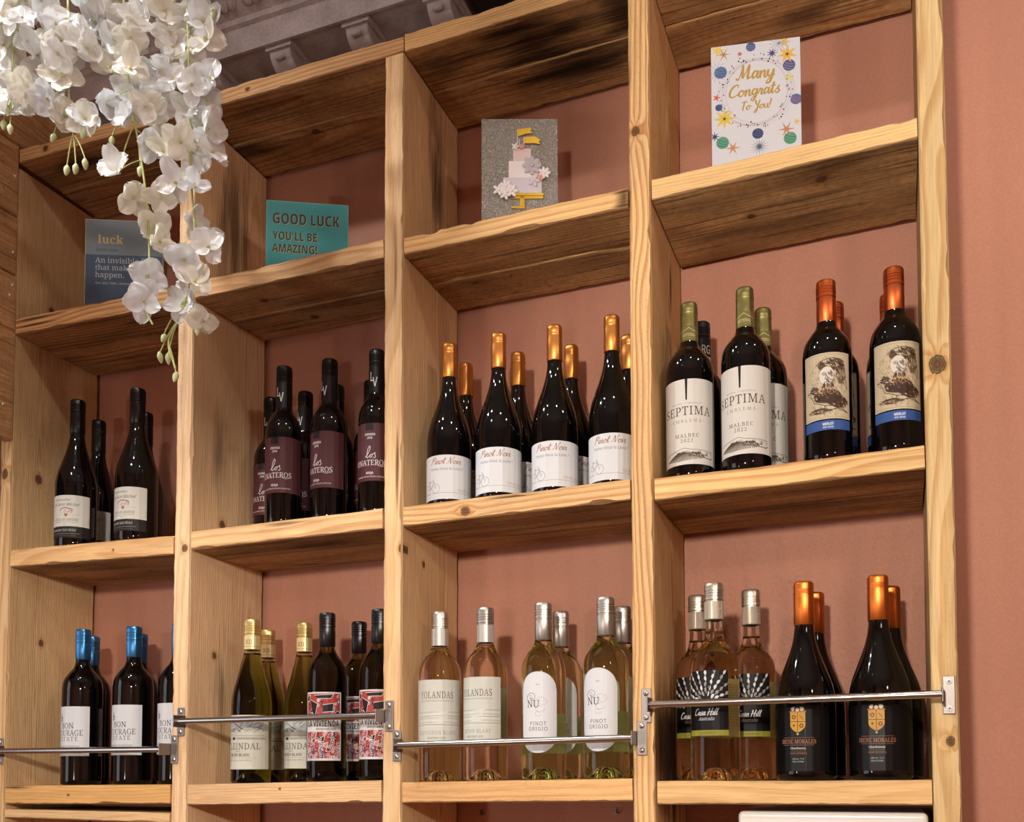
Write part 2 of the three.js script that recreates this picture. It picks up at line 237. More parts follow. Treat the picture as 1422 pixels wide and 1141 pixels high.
// upper row
shelf(0, 0.9919, 0.9830, 0.0362, { seed: 61, late: 1, tone: [0.95, 0.88, 0.8], spacing: 0.006, pitch: -0.015, burnsAndShade: [bn(-1.72, 0.01, 0.09, 0.004, 0.7, 0), bn(-1.72, -0.004, 0.07, 0.003, 0.7, 0)] });
shelf(1, 0.9845, 0.9845, 0.0342, { seed: 63, late: 0.55, tone: [0.99, 0.94, 0.88], pitch: 0.05, two: true, knots: [kn(-1.17, -0.06, 0.006, 't'), kn(-1.12, -0.16, 0.007, 't')] });
shelf(2, 0.9810, 0.9818, 0.0338, { seed: 65, late: 0.5, tone: [1.0, 0.95, 0.84], two: true, chips: 3, burnsAndShade: [bn(-0.412, 0.0, 0.02, 0.03, 0.9, 0), bn(-0.74, -0.13, 0.07, 0.02, 0.4)] });
shelf(3, 0.9851, 0.9922, 0.0345, { seed: 67, late: 0.35, tone: [1.03, 1.0, 0.9], pitch: -0.01, knots: [kn(-0.22, -0.11, 0.006, 't'), kn(-0.1, -0.05, 0.009, 't', 0.4)], burnsAndShade: [bn(-0.08, -0.03, 0.08, 0.03, 0.3), bn(-0.2, -0.15, 0.12, 0.02, 0.35)] });
// top
shelf(0, 1.3672, 1.3600, 0.0325, { seed: 71, x0: -1.765, x1: -0.826, two: true, late: 0.7, tone: [0.93, 0.86, 0.78], knots: [kn(-1.691, 0, 0.006), kn(-1.17, 0.0, 0.004), kn(-1.1, -0.13, 0.007, 't')], burnsAndShade: [bn(-1.65, -0.05, 0.07, 0.03, 0.6), bn(-1.27, -0.13, 0.06, 0.02, 0.6)] });
shelf(2, 1.3615, 1.3655, 0.0350, { seed: 73, x0: -0.8235, two: true, late: 0.6, tone: [0.98, 0.93, 0.82], burnsAndShade: [bn(-0.60, -0.055, 0.11, 0.055, 1.0), bn(-0.55, -0.14, 0.15, 0.05, 0.85), bn(-0.78, -0.07, 0.08, 0.05, 0.45), bn(-0.42, -0.05, 0.05, 0.07, 0.7)] });
shelf(3, 1.3640, 1.3640, 0.0360, { seed: 75, two: true, late: 0.6, tone: [0.96, 0.9, 0.8], burnsAndShade: [bn(-0.13, -0.17, 0.06, 0.03, 0.5)] });
// thin board below the lowest shelf of the first bay
shelf(0, -0.0600, -0.0640, 0.018, { seed: 79, late: 0.3, tone: [1.02, 1.0, 0.95], age: [0, 0, 0.2, 0.4] });

// ------------------------------------------------------------------ counter under the rack (below the picture)
{
  const g = thing('back_counter', 'dark wooden back counter under the wine rack, below the frame', 'counter');
  mesh('worktop', new RoundedBoxGeometry(2.6, 0.04, 0.62, 3, 0.006).translate(-0.7, BASE_Y - 0.02, WALL_Z + 0.312), std({ color: 0x8a6040, roughness: 0.45 }), g);
  mesh('cabinet', box(2.5, BASE_Y - 0.04 - FLOOR_Y, 0.55, -0.7, (BASE_Y - 0.04 + FLOOR_Y) / 2, WALL_Z + 0.285), std({ color: 0x5a4030, roughness: 0.6 }), g);
}
{
  const g = thing('white_box', 'glossy white appliance box under the lowest shelf of the right-hand bay', 'appliance');
  const h = 0.392, w = 0.276, d = 0.185, s = new THREE.Shape();
  mesh('body', new RoundedBoxGeometry(w, h, d, 5, 0.008).translate(0, h / 2, 0), phys({ color: 0xe9e2da, roughness: 0.3, clearcoat: 0.6, clearcoatRoughness: 0.15 }), g);
  mesh('front_panel', new RoundedBoxGeometry(w - 0.03, h - 0.05, 0.008, 3, 0.003).translate(0, h / 2 - 0.005, d / 2 + 0.001), phys({ color: 0xefe8e0, roughness: 0.35 }), g);
  g.position.set(-0.102, BASE_Y, -0.105);
}

// ------------------------------------------------------------------ plank cladding at the left and cornice above
{
  const wallp = new THREE.Group(); wallp.name = 'wall_left_001'; wallp.userData.kind = 'structure'; scene.add(wallp);
  const ys = [0.722, 0.962, 1.084, 1.2145, 1.374, 1.52, 1.66, 1.80, 1.94, 2.05];
  const texs = [81, 82, 83].map((seed) => woodMaterial(woodTexture(0.8, 0.14, 0.024, { seed, age: [0.5, 0.5, 0.5, 0.5], late: 0.5, tone: [1.0, 0.93, 0.86], knots: seed === 82 ? [kn(-0.3, 0.02, 0.006, 't')] : [] })));
  for (let i = 0; i < ys.length - 1; i++) {
    const H = ys[i + 1] - ys[i] - 0.0022, back = i < 4 ? 0.0015 : WALL_Z + 0.003, L = 0.5 - back;
    // board: length along z, width along y, wide face towards +x
    const geo = boardGeometry(L, H, 0.024, { seed: 90 + i, chamfer: 0.003, warp: i === 0 ? 2 : 1 });
    const m = mesh('plank', geo, texs[i % 3], wallp);
    const e = new THREE.Matrix4().makeBasis(new THREE.Vector3(0, 0, -1), new THREE.Vector3(-1, 0, 0), new THREE.Vector3(0, 1, 0)); m.quaternion.setFromRotationMatrix(e);
    m.position.set(-1.766 - 0.012, ys[i] + H / 2 + 0.001, back + L / 2);
  }
  mesh('carcass', box(0.5, CEIL_Y - 0.73, 0.47, -1.766 - 0.028 - 0.25, (CEIL_Y + 0.73) / 2, 0.245), std({ color: 0x4a3424, roughness: 0.9 }), wallp);
  const sg = new THREE.SphereGeometry(0.003, 10, 8).scale(0.5, 1, 1), sm = std({ color: 0xeae0d0, roughness: 0.4 });
  for (const [y, z] of [[1.30, 0.010], [1.132, 0.010], [1.036, 0.016], [0.795, 0.026], [1.06, 0.01]]) mesh('screw_head', sg, sm, wallp).position.set(-1.7655, y, z);
}
{
  // plaster cornice with modillions, on the wall above the rack
  const cor = new THREE.Group(); cor.name = 'trim_1'; cor.userData.kind = 'structure'; scene.add(cor);
  const plaster = (() => { const n = 256, a = new Uint8Array(n * n * 4); for (let j = 0; j < n; j++) for (let i = 0; i < n; i++) { const m = 1 + (vnoise(i / 30, j / 30, 5) - 0.5) * 0.16 + (vnoise(i / 5, j / 5, 8) - 0.5) * 0.1, k = (j * n + i) * 4; a[k] = 176 * m; a[k + 1] = 164 * m; a[k + 2] = 162 * m; a[k + 3] = 255; } const t = dataTex(n, n, a); t.wrapS = t.wrapT = THREE.RepeatWrapping; return std({ map: t, bumpMap: t, bumpScale: 0.002, roughness: 0.85 }); })();
  const X0 = -1.762, X1 = -0.78, L = X1 - X0;
  // profile in (z, y) relative to the wall
  const prof = [[-0.006, 1.40], [0.02, 1.40], [0.02, 1.425], [0.026, 1.43], [0.026, 1.445], [0.034, 1.452], [0.034, 1.462], [0.028, 1.464], [0.028, 1.472], [0.036, 1.475], [0.036, 1.486], [0.03, 1.488], [0.03, 1.496], [0.04, 1.500], [0.05, 1.508], [0.05, 1.522], [0.128, 1.522], [0.132, 1.517], [0.138, 1.517], [0.138, 1.570], [0.146, 1.574], [0.146, 1.586], [0.165, 1.60], [0.20, 1.66], [0.26, 1.73], [0.34, 1.79], [0.34, 1.84], [-0.006, 1.84]];
  const sh = new THREE.Shape(prof.map(([z, y]) => new THREE.Vector2(z, y)));
  const g = new THREE.ExtrudeGeometry(sh, { depth: L, bevelEnabled: false }); // shape x -> z, extrusion -> x
  const mat = new THREE.Matrix4().makeBasis(new THREE.Vector3(0, 0, 1), new THREE.Vector3(0, 1, 0), new THREE.Vector3(1, 0, 0)); const flip = g.clone().applyMatrix4(mat);
  { const ix = flip.index; if (ix) { for (let i = 0; i < ix.count; i += 3) { const a = ix.getX(i); ix.setX(i, ix.getX(i + 1)); ix.setX(i + 1, a); } } else { for (const n of ['position', 'normal', 'uv']) { const at = flip.attributes[n], s = at.itemSize; for (let i = 0; i < at.count; i += 3) for (let c = 0; c < s; c++) { const a = at.array[i * s + c]; at.array[i * s + c] = at.array[(i + 1) * s + c]; at.array[(i + 1) * s + c] = a; } } } }
  { const uv = flip.attributes.uv, p = flip.attributes.position; for (let i = 0; i < uv.count; i++) uv.setXY(i, p.getX(i) * 4, (p.getY(i) + p.getZ(i)) * 4); }
  const body = mesh('moulding', toCreasedNormals(flip, 0.4), plaster, cor);
  for (let i = 0; i < 6; i++) {
    const x = -1.725 + i * 0.1825 - X0; if (x > L - 0.02) break;
    const cs = new THREE.Shape(); cs.moveTo(0.034, 1.520); cs.lineTo(0.122, 1.520); cs.lineTo(0.122, 1.505); cs.bezierCurveTo(0.116, 1.485, 0.09, 1.478, 0.075, 1.478); cs.bezierCurveTo(0.06, 1.476, 0.062, 1.452, 0.05, 1.448); cs.lineTo(0.034, 1.446); cs.closePath();
    const cg = new THREE.ExtrudeGeometry(cs, { depth: 0.046, bevelEnabled: true, bevelSize: 0.002, bevelThickness: 0.002, bevelSegments: 2 }).translate(0, 0, -0.023).applyMatrix4(new THREE.Matrix4().makeRotationY(-Math.PI / 2));
    cg.applyMatrix4(new THREE.Matrix4().makeRotationY(0)); // shape x -> z
    const pcs = [cg]; 
    const cap = box(0.062, 0.012, 0.1, 0, 1.5155, 0.08).toNonIndexed(); pcs.push(cap);
    for (const [zz, yy, rr] of [[0.124, 1.494, 0.008], [0.098, 1.481, 0.006], [0.067, 1.462, 0.007]]) pcs.push(new THREE.SphereGeometry(rr, 10, 8).scale(1.5, 0.8, 0.8).translate(0, yy, zz).toNonIndexed());
    const c = mesh('corbel', mergeGeometries(pcs.map((q) => { const n = q.index ? q.toNonIndexed() : q; return n; })), plaster, cor); c.position.set(x, 0, 0);
  }
  // embossed leaf ornament on the cove
  const leaf = new THREE.SphereGeometry(1, 14, 8).scale(0.013, 0.026, 0.007);
  for (let i = 0; i < 96; i++) { const k = i % 3, m = mesh('leaf_ornament', leaf, plaster, cor); m.position.set(0.02 + Math.floor(i / 3) * 0.03 + (k === 1 ? 0.015 : 0), 1.612 + k * 0.027, 0.172 + k * 0.0165); m.rotation.set(0.55, 0, (i % 2 ? 1 : -1) * 0.35); }
  cor.position.set(X0, 0, WALL_Z); cor.rotation.y = 0.0;
  const bar = struct('dark_block_2', box(1.4, 0.5, 0.16, -0.06, 1.78, WALL_Z + 0.08), std({ color: 0x17120f, roughness: 0.8 }));  // dark block added for the black area past the cornice end
}

// unseen basket added above the picture to keep lamp light off upper left bays
{
  const g = thing('light_blocker_basket', 'unseen light-blocking basket added above the frame, hanging from the ceiling', 'basket'); g.position.set(-0.525, 0.80, 1.5); g.scale.setScalar(1.12);
  const wick = std({ color: 0x7a5636, roughness: 0.9 }), r = rng(71);
  mesh('basket', lathe([[0, -0.20], [0.08, -0.195], [0.15, -0.16], [0.195, -0.09], [0.215, 0.0], [0.21, 0.005], [0.19, -0.085], [0.145, -0.15], [0.08, -0.185], [0, -0.19]], 40), wick, g);
  for (let k = 0; k < 5; k++) mesh('wicker_band', new THREE.TorusGeometry([0.10, 0.155, 0.187, 0.205, 0.215][k], 0.007, 8, 40).rotateX(Math.PI / 2).translate(0, [-0.188, -0.152, -0.1, -0.05, 0][k], 0), wick, g);
  mesh('soil', lathe([[0, -0.01], [0.2, -0.02]], 30), std({ color: 0x3a2a1e, roughness: 1 }), g);
  const lf = petalGeometry(9, 0.05, 0.12, 0.5), lm = phys({ color: 0x6d7d4a, roughness: 0.7, side: THREE.DoubleSide });
  for (let i = 0; i < 60; i++) { const m = mesh('leaf', lf, lm, g), a = r() * 6.283, q = r() * 0.15; m.position.set(Math.cos(a) * q, -0.01 + r() * 0.05, Math.sin(a) * q); m.rotation.set(0.9 * (r() - 0.3), a, 0.9 * (r() - 0.5), 'YXZ'); }
  for (const a of [0.5, 2.6, 4.7]) { const p = new THREE.Vector3(Math.cos(a) * 0.21, 0, Math.sin(a) * 0.21); mesh('cord', new THREE.TubeGeometry(new THREE.LineCurve3(p, new THREE.Vector3(0, 0.6, 0)), 4, 0.003, 6), wick, g); }
  mesh('cord', new THREE.CylinderGeometry(0.003, 0.003, CEIL_Y - 0.78 - 0.6, 8).translate(0, (CEIL_Y - 0.78 + 0.6) / 2, 0), wick, g);
}
// small wall plugs below the third bay
for (const [i, [x, y]] of [[-0.776, -0.068], [-0.5003, -0.0624]].entries()) {
  const g = thing('wall_hook', ['small metal hook in the wall under the yellowish clear bottles', 'small metal hook in the wall under the arched white labels'][i], 'hook', 'hooks under the third bay');
  mesh('hook_plate', new THREE.CylinderGeometry(0.0045, 0.005, 0.003, 14).rotateX(Math.PI / 2).translate(0, 0, 0.0015), std({ color: 0x8d7d74, metalness: 0.5, roughness: 0.5 }), g);
  mesh('hook_arm', new THREE.TubeGeometry(new THREE.CatmullRomCurve3([new THREE.Vector3(0, 0, 0), new THREE.Vector3(0.002, 0, 0.01), new THREE.Vector3(0.004, 0.004, 0.015), new THREE.Vector3(0.006, 0.010, 0.014)]), 12, 0.0012, 8), std({ color: 0x5b4a44, metalness: 0.5, roughness: 0.5 }), g);
  g.position.set(x, y, WALL_Z);
}
// ------------------------------------------------------------------ steel guard rails
const steel = std({ color: 0xb9b5b0, metalness: 1, roughness: 0.22 }), plateSteel = std({ color: 0x8f8781, metalness: 1, roughness: 0.42 }), screwSteel = std({ color: 0xd8d4ce, metalness: 1, roughness: 0.3 }), darkSlot = std({ color: 0x1d1b19, roughness: 0.8 });
const screwGeo = new THREE.LatheGeometry([[0, 0.0028], [0.0022, 0.0026], [0.0042, 0.0014], [0.0046, 0]].map((p) => new THREE.Vector2(...p)), 18).rotateX(Math.PI / 2);
const slotGeo = mergeGeometries([box(0.0046, 0.0009, 0.0006), box(0.0009, 0.0046, 0.0006)]);
const plateGeo = new RoundedBoxGeometry(0.0165, 0.055, 0.0022, 3, 0.001), flapGeo = new RoundedBoxGeometry(0.0022, 0.023, 0.034, 3, 0.001);
const rodGeo = (L) => { const g = new THREE.CylinderGeometry(0.006, 0.006, L, 24, 1); return g.rotateZ(Math.PI / 2); };
function rail(label, xl, yl, xr, yr, white) {
  const g = thing('guard_rail', label, 'rail', 'steel rails across the lowest row of bottles');
  for (const [x, y, s] of [[xl, yl, 1], [xr, yr, -1]]) {
    const br = new THREE.Group(); br.name = 'bracket'; g.add(br); br.position.set(x, y, 0.0014);
    mesh('plate', plateGeo, plateSteel, br).position.z = 0.001;
    mesh('flange', flapGeo, plateSteel, br).position.set(s * 0.0095, 0, 0.016);
    for (const k of [-1, 1]) { const sc = mesh('screw', screwGeo, white && s < 0 ? std({ color: 0xf1efec, roughness: 0.35 }) : screwSteel, br); sc.position.set(0, k * 0.0195, 0.002); const d = mesh('screw_slot', slotGeo, darkSlot, br); d.position.set(0, k * 0.0195, 0.0047); d.rotation.z = k * 0.6 + 0.3; }
  }
  const a = new THREE.Vector3(xl + 0.0085, yl, 0.0225), b = new THREE.Vector3(xr - 0.0085, yr, 0.0225), m = mesh('rod', rodGeo(a.distanceTo(b)), steel, g);
  m.position.copy(a).lerp(b, 0.5); m.rotation.z = Math.atan2(b.y - a.y, b.x - a.x);
}
rail('thin steel rail across the blue-capped bottles in the far left bay', -1.7800, 0.0610, -1.3225, 0.0600);
rail('thin steel rail across the olive bottles with the red patterned labels', -1.3080, 0.1133, -0.8490, 0.1138);
rail('thin steel rail across the clear bottles with white and cream labels', -0.8335, 0.0610, -0.3885, 0.0675);
rail('thin steel rail with white right-hand screws across the orange-capped dark bottles', -0.3815, 0.1197, 0.0670, 0.1228, true);

// ------------------------------------------------------------------ label prints
const txt = (x, s, px, py, size, o = {}) => { x.save(); x.translate(px, py); if (o.rot) x.rotate(o.rot); x.transform(o.sx ?? 1, 0, o.skew ?? 0, 1, 0, 0); x.font = (o.style ?? '') + ' ' + size + 'px ' + (o.font ?? 'serif'); x.textAlign = o.align ?? 'center'; x.textBaseline = 'middle'; x.fillStyle = o.color ?? '#333'; if (o.space) { const w = [...s].map((c) => x.measureText(c).width + o.space), t = w.reduce((a, b) => a + b, 0) - o.space; let p = (o.align === 'left' ? 0 : -t / 2); x.textAlign = 'left'; [...s].forEach((c, i) => { x.fillText(c, p, 0); p += w[i]; }); } else x.fillText(s, 0, 0); x.restore(); };
const line = (x, pts, wd, col) => { x.strokeStyle = col; x.lineWidth = wd; x.lineCap = 'round'; x.lineJoin = 'round'; x.beginPath(); pts.forEach(([a, b], i) => (i ? x.lineTo(a, b) : x.moveTo(a, b))); x.stroke(); };
const paper = (x, w, h, c, seed = 3) => { x.fillStyle = c; x.fillRect(0, 0, w, h); const r = rng(seed); for (let i = 0; i < w * h / 60; i++) { x.fillStyle = r() < 0.5 ? 'rgba(255,255,255,.05)' : 'rgba(90,70,50,.035)'; x.fillRect(r() * w, r() * h, 1 + r() * 3, 1 + r() * 3); } };
// brush lettering: strokes as points (x, y up from the baseline, x-height 0.5), each letter with its advance
const SCRIPT = {
  M: [1.0, [[0, 0.1], [0.12, 0], [0.26, 0.5], [0.3, 0.98], [0.36, 0.5], [0.42, 0.12], [0.6, 0.62], [0.72, 0.98], [0.74, 0.5], [0.78, 0.04], [0.98, 0.14]]],
  a: [0.5, [[0.38, 0.44], [0.2, 0.5], [0.05, 0.26], [0.14, 0.02], [0.34, 0.26], [0.4, 0.48], [0.36, 0.14], [0.44, 0.02], [0.54, 0.12]]],
  n: [0.52, [[0.02, 0.1], [0.08, 0.46], [0.08, 0.02], [0.16, 0.34], [0.3, 0.5], [0.36, 0.3], [0.36, 0.06], [0.44, 0.0], [0.54, 0.12]]],
  y: [0.5, [[0.04, 0.46], [0.06, 0.14], [0.18, 0.04], [0.34, 0.3], [0.4, 0.48], [0.36, 0.0], [0.24, -0.4], [0.06, -0.42], [0.12, -0.2], [0.52, 0.14]]],
  C: [0.72, [[0.62, 0.78], [0.56, 0.96], [0.3, 0.9], [0.06, 0.5], [0.1, 0.08], [0.34, 0.0], [0.6, 0.14], [0.72, 0.2]]],
  o: [0.48, [[0.26, 0.48], [0.06, 0.34], [0.08, 0.06], [0.26, 0.02], [0.38, 0.24], [0.28, 0.48], [0.34, 0.38], [0.52, 0.4]]],
  g: [0.5, [[0.38, 0.44], [0.18, 0.5], [0.05, 0.26], [0.16, 0.04], [0.34, 0.26], [0.4, 0.48], [0.36, -0.1], [0.22, -0.42], [0.06, -0.36], [0.2, -0.12], [0.54, 0.12]]],
  r: [0.42, [[0.02, 0.1], [0.12, 0.5], [0.14, 0.42], [0.28, 0.46], [0.26, 0.2], [0.3, 0.02], [0.44, 0.12]]],
  t: [0.36, [[0.0, 0.12], [0.14, 0.5], [0.2, 0.88], [0.14, 0.3], [0.18, 0.02], [0.38, 0.14]], [[0.02, 0.6], [0.34, 0.64]]],
  s: [0.42, [[0.0, 0.12], [0.2, 0.46], [0.27, 0.56], [0.2, 0.4], [0.34, 0.16], [0.2, 0.0], [0.06, 0.1]]],
  T: [0.6, [[0.02, 0.86], [0.3, 0.94], [0.6, 0.92]], [[0.32, 0.92], [0.26, 0.4], [0.24, 0.0]]],
  Y: [0.62, [[0.02, 0.84], [0.12, 0.96], [0.2, 0.6], [0.34, 0.46], [0.54, 0.94], [0.44, 0.4], [0.3, -0.36], [0.12, -0.38], [0.2, -0.14], [0.56, 0.2]]],
  u: [0.52, [[0.04, 0.46], [0.06, 0.12], [0.18, 0.02], [0.34, 0.24], [0.38, 0.48], [0.38, 0.1], [0.46, 0.02], [0.54, 0.12]]],
  '!': [0.24, [[0.16, 0.98], [0.1, 0.32]], [[0.07, 0.03], [0.09, 0.05]]], H: [0.86, [[0.06, 0.8], [0.2, 0.96], [0.16, 0.4], [0.06, 0.0]], [[0.0, 0.44], [0.4, 0.5], [0.86, 0.5]], [[0.72, 0.98], [0.6, 0.4], [0.56, 0.0], [0.78, 0.12]]],
  i: [0.26, [[0.02, 0.12], [0.12, 0.48], [0.1, 0.06], [0.28, 0.12]], [[0.17, 0.68], [0.18, 0.7]]], l: [0.3, [[0.0, 0.12], [0.2, 0.66], [0.24, 0.98], [0.12, 0.6], [0.1, 0.06], [0.3, 0.12]]],
  P: [0.66, [[0.06, 0.7], [0.2, 0.9], [0.24, 0.94], [0.16, 0.4], [0.08, 0.0]], [[0.2, 0.9], [0.46, 1.0], [0.6, 0.8], [0.46, 0.52], [0.2, 0.5]]], N: [0.86, [[0, 0.06], [0.14, 0.1], [0.24, 0.94], [0.3, 0.8], [0.52, 0.04], [0.64, 0.5], [0.74, 0.96], [0.86, 0.98]]], ' ': [0.34],
};
function script(x, str, cx, base, size, wd, color, slant = 0.18) {
  let w = 0; for (const c of str) w += SCRIPT[c][0]; let at = cx - w * size / 2; x.strokeStyle = color; x.lineCap = x.lineJoin = 'round';
  for (const c of str) { const [adv, ...st] = SCRIPT[c]; for (const p of st) { const cv = new THREE.CatmullRomCurve3(p.map(([a, b]) => new THREE.Vector3(at + (a + b * slant) * size, base - b * size, 0))).getPoints(p.length * 7); for (let i = 1; i < cv.length; i++) { const dn = clamp((cv[i].y - cv[i - 1].y) / (size * 0.05), -0.5, 1); x.lineWidth = wd * (0.85 + 0.4 * dn); x.beginPath(); x.moveTo(cv[i - 1].x, cv[i - 1].y); x.lineTo(cv[i].x, cv[i].y); x.stroke(); } } at += adv * size; }
}
const P = {
  cotes: canvasTex(560, 360, (x, w, h) => {
    paper(x, w, h, '#ece5d6'); const s = { font: 'serif', style: 'italic', skew: -0.25, color: '#4b4038' };
    txt(x, 'Commandeur', 225, 52, 34, s); txt(x, 'de Saint Michel', 262, 108, 46, s); const c = '#b5533c';
    const r = rng(4); line(x, [[205, 205], [205, 168], [255, 148], [330, 160], [352, 176], [352, 205]], 4, c); line(x, [[198, 168], [255, 142], [345, 156], [362, 172]], 5, '#8a4a38'); for (let i = 0; i < 34; i++) { const a = 208 + r() * 142, b = 168 + r() * 40; line(x, [[a, b], [a + 6 + r() * 10, b + (r() - 0.5) * 6]], 2.4, c); }
    for (let i = 0; i < 14; i++) { const a = 190 + i * 18; line(x, [[a, 226 + r() * 8], [a + 14, 220 + r() * 14]], 1.6, '#776'); } x.fillStyle = '#a5452f'; x.beginPath(); x.moveTo(262, 214); x.lineTo(300, 214); x.lineTo(298, 236); x.lineTo(281, 250); x.lineTo(264, 236); x.fill(); x.fillStyle = '#d9b86a'; x.fillRect(274, 220, 14, 14);
    txt(x, 'CÔTES-DU-RHÔNE', 268, 284, 40, { color: '#6a625a', sx: 0.9 }); txt(x, 'APPELLATION CÔTES DU RHÔNE PROTÉGÉE', 262, 314, 14, { color: '#77706a' }); txt(x, '2020', 262, 338, 16, { color: '#77706a' }); line(x, [[545, 250], [545, 330]], 3, '#554'); }),
  cotesBand: canvasTex(560, 84, (x, w, h) => { paper(x, w, h, '#2c2521'); txt(x, 'Commandeur Saint Michel', 225, 26, 27, { style: 'italic', skew: -0.2, color: '#d8d0c2' }); line(x, [[30, 54], [440, 54]], 2, '#b9b0a2'); line(x, [[60, 68], [400, 68]], 1.5, '#8a8276'); }),
  bon: canvasTex(440, 540, (x, w, h) => {
    paper(x, w, h, '#f2efee'); const k = '#4c4644'; const r = rng(8); for (let i = 0; i < 60; i++) { const a = r() * 6.3, q = r(); line(x, [[98 + Math.cos(a) * 20 * q, 118 + Math.sin(a) * 44 * q], [98 + Math.cos(a) * 26 * q, 128 + Math.sin(a) * 50 * q]], 4, '#55504e'); }
    txt(x, 'BON', 190, 212, 84, { color: k, sx: 0.95 }); txt(x, 'COURAGE', 205, 290, 84, { color: k, sx: 0.85 }); txt(x, 'ESTATE', 188, 355, 62, { color: '#5a5452', space: 8 }); txt(x, 'Gewürztraminer', 195, 436, 36, { color: '#7a7472', style: 'italic' }); txt(x, 'special late harvest', 195, 472, 25, { color: '#7a7472', style: 'italic' }); }),
  vin: canvasTex(620, 600, (x, w, h) => {
    paper(x, w, h, '#5b2f33'); const c = '#efe4dc', m = 310; txt(x, 'CRIANZA', m, 118, 34, { font: 'sans-serif', color: c, style: 'bold', sx: 0.8 }); txt(x, '2018', m, 154, 32, { font: 'sans-serif', color: c, style: 'bold', sx: 0.8 });
    line(x, [[262, 352], [290, 322], [312, 280], [318, 250], [308, 240], [294, 262], [282, 310], [278, 348], [284, 362], [298, 354], [316, 334]], 6, c); x.strokeStyle = c; x.lineWidth = 6; x.beginPath(); x.ellipse(326, 342, 10, 18, 0.35, 0, 7); x.stroke(); line(x, [[334, 330], [356, 318], [366, 308], [364, 330], [372, 348], [364, 362], [348, 360]], 6, c);
    txt(x, 'VINATEROS', m - 10, 412, 78, { font: 'serif', color: c, sx: 0.86 }); line(x, [[392, 440], [430, 452], [470, 438]], 4, c); txt(x, 'RIOJA', m, 518, 34, { font: 'sans-serif', color: c, style: 'bold', sx: 0.85 }); txt(x, 'DENOMINACIÓN DE ORIGEN CALIFICADA', m, 556, 19, { font: 'sans-serif', color: c, sx: 0.95 }); x.fillStyle = '#26191a'; x.fillRect(262, 0, 86, 74); }),
  klein: canvasTex(540, 480, (x, w, h) => {
    paper(x, w, h, '#e9e3cf'); const r = rng(15), k = '#4b453c'; const hill = (y0, a, f, o) => { const p = []; for (let i = 0; i <= 60; i++) { const u = i / 60; p.push([20 + u * 470, y0 - a * Math.pow(Math.abs(Math.sin(u * f + o)), 1.4) - r() * 5]); } return p; };
    x.fillStyle = '#dfe2dd'; x.fillRect(20, 12, 470, 110); for (const [y0, a, f, o] of [[120, 95, 3.6, 1.1], [130, 60, 5, 0.2], [140, 30, 9, 0.6]]) line(x, hill(y0, a, f, o), 3, k);
    for (let i = 0; i < 120; i++) { const a = 250 + r() * 240, b = 30 + r() * 100; line(x, [[a, b], [a - 26 - r() * 20, b + 22 + r() * 14]], 1.4, 'rgba(70,64,55,.7)'); } for (let i = 0; i < 70; i++) { const a = 60 + r() * 210, b = 118 + r() * 34; line(x, [[a, b], [a + 4 + r() * 8, b - 8 * r()]], 3.4, k); }
    for (const a of [90, 130, 170, 205]) { x.strokeStyle = k; x.lineWidth = 2; x.strokeRect(a, 138, 26, 30); } for (let i = 0; i < 26; i++) line(x, [[225 + i * 10.5, 200], [236 + i * 10.5, 216]], 3.4, k); for (let i = 0; i < 30; i++) line(x, [[40 + i * 15, 180 + r() * 5], [54 + i * 15, 182 + r() * 4]], 2.4, k); for (const a of [100, 190]) { x.fillStyle = k; x.beginPath(); x.ellipse(a, 208, 22, 13, 0, 0, 7); x.fill(); }
    txt(x, 'KLEINDAL', 262, 278, 78, { color: '#5a5344', sx: 0.86, space: 4 }); txt(x, '2022', 240, 322, 22, { color: '#6b6455' }); txt(x, 'CHENIN BLANC', 240, 354, 34, { color: '#4b453c', style: 'bold', sx: 0.85 }); line(x, [[95, 380], [400, 380]], 1.6, '#8a826f'); txt(x, 'Western Cape South Africa', 240, 400, 20, { color: '#857d6a' }); }),
  viv: canvasTex(420, 640, (x, w, h) => {
    paper(x, w, h, '#f0e8de'); const r = rng(33), cols = ['#b43a32', '#c9584c', '#1f1a1c', '#d89a90', '#9c2a33', '#262022', '#b85a70', '#5d5280'];
    const art = (y0, y1, n, big) => { x.save(); x.beginPath(); x.rect(14, y0, w - 28, y1 - y0); x.clip(); x.fillStyle = '#b84a3e'; x.fillRect(0, y0, w, y1 - y0); for (let i = 0; i < n; i++) { const a = r() * w, b = y0 + r() * (y1 - y0), s = 12 + r() * big; x.fillStyle = cols[Math.floor(r() * 8)]; x.strokeStyle = '#f6ece2'; x.lineWidth = 5; x.beginPath(); const k = r(); if (k < 0.35) { x.arc(a, b, s * 0.6, 0, 6.3); x.fill(); x.stroke(); x.beginPath(); x.fillStyle = '#f6ece2'; x.arc(a, b, s * 0.26, 0, 6.3); x.fill(); } else if (k < 0.7) { x.moveTo(a, b); x.bezierCurveTo(a + s * 2, b - s, a - s, b + s * 2, a + s * 1.6, b + s * 1.6); x.stroke(); x.lineWidth = 9; x.strokeStyle = cols[Math.floor(r() * 8)]; x.stroke(); } else { x.moveTo(a, b); x.lineTo(a + s * 1.3, b - s * 0.4); x.lineTo(a + s, b + s * 1.2); x.lineTo(a - s * 0.3, b + s); x.closePath(); x.fill(); x.stroke(); } } x.restore(); };
    art(14, 262, 44, 30); x.fillStyle = '#231d1f'; for (const q of [[[70, 70], [160, 110], [130, 230], [95, 190]], [[220, 120], [330, 105], [325, 180], [215, 190]], [[120, 30], [330, 22], [300, 60], [160, 62]]]) { x.beginPath(); q.forEach(([a, b], i) => (i ? x.lineTo(a, b) : x.moveTo(a, b))); x.fill(); x.strokeStyle = '#f6ece2'; x.lineWidth = 5; x.stroke(); }
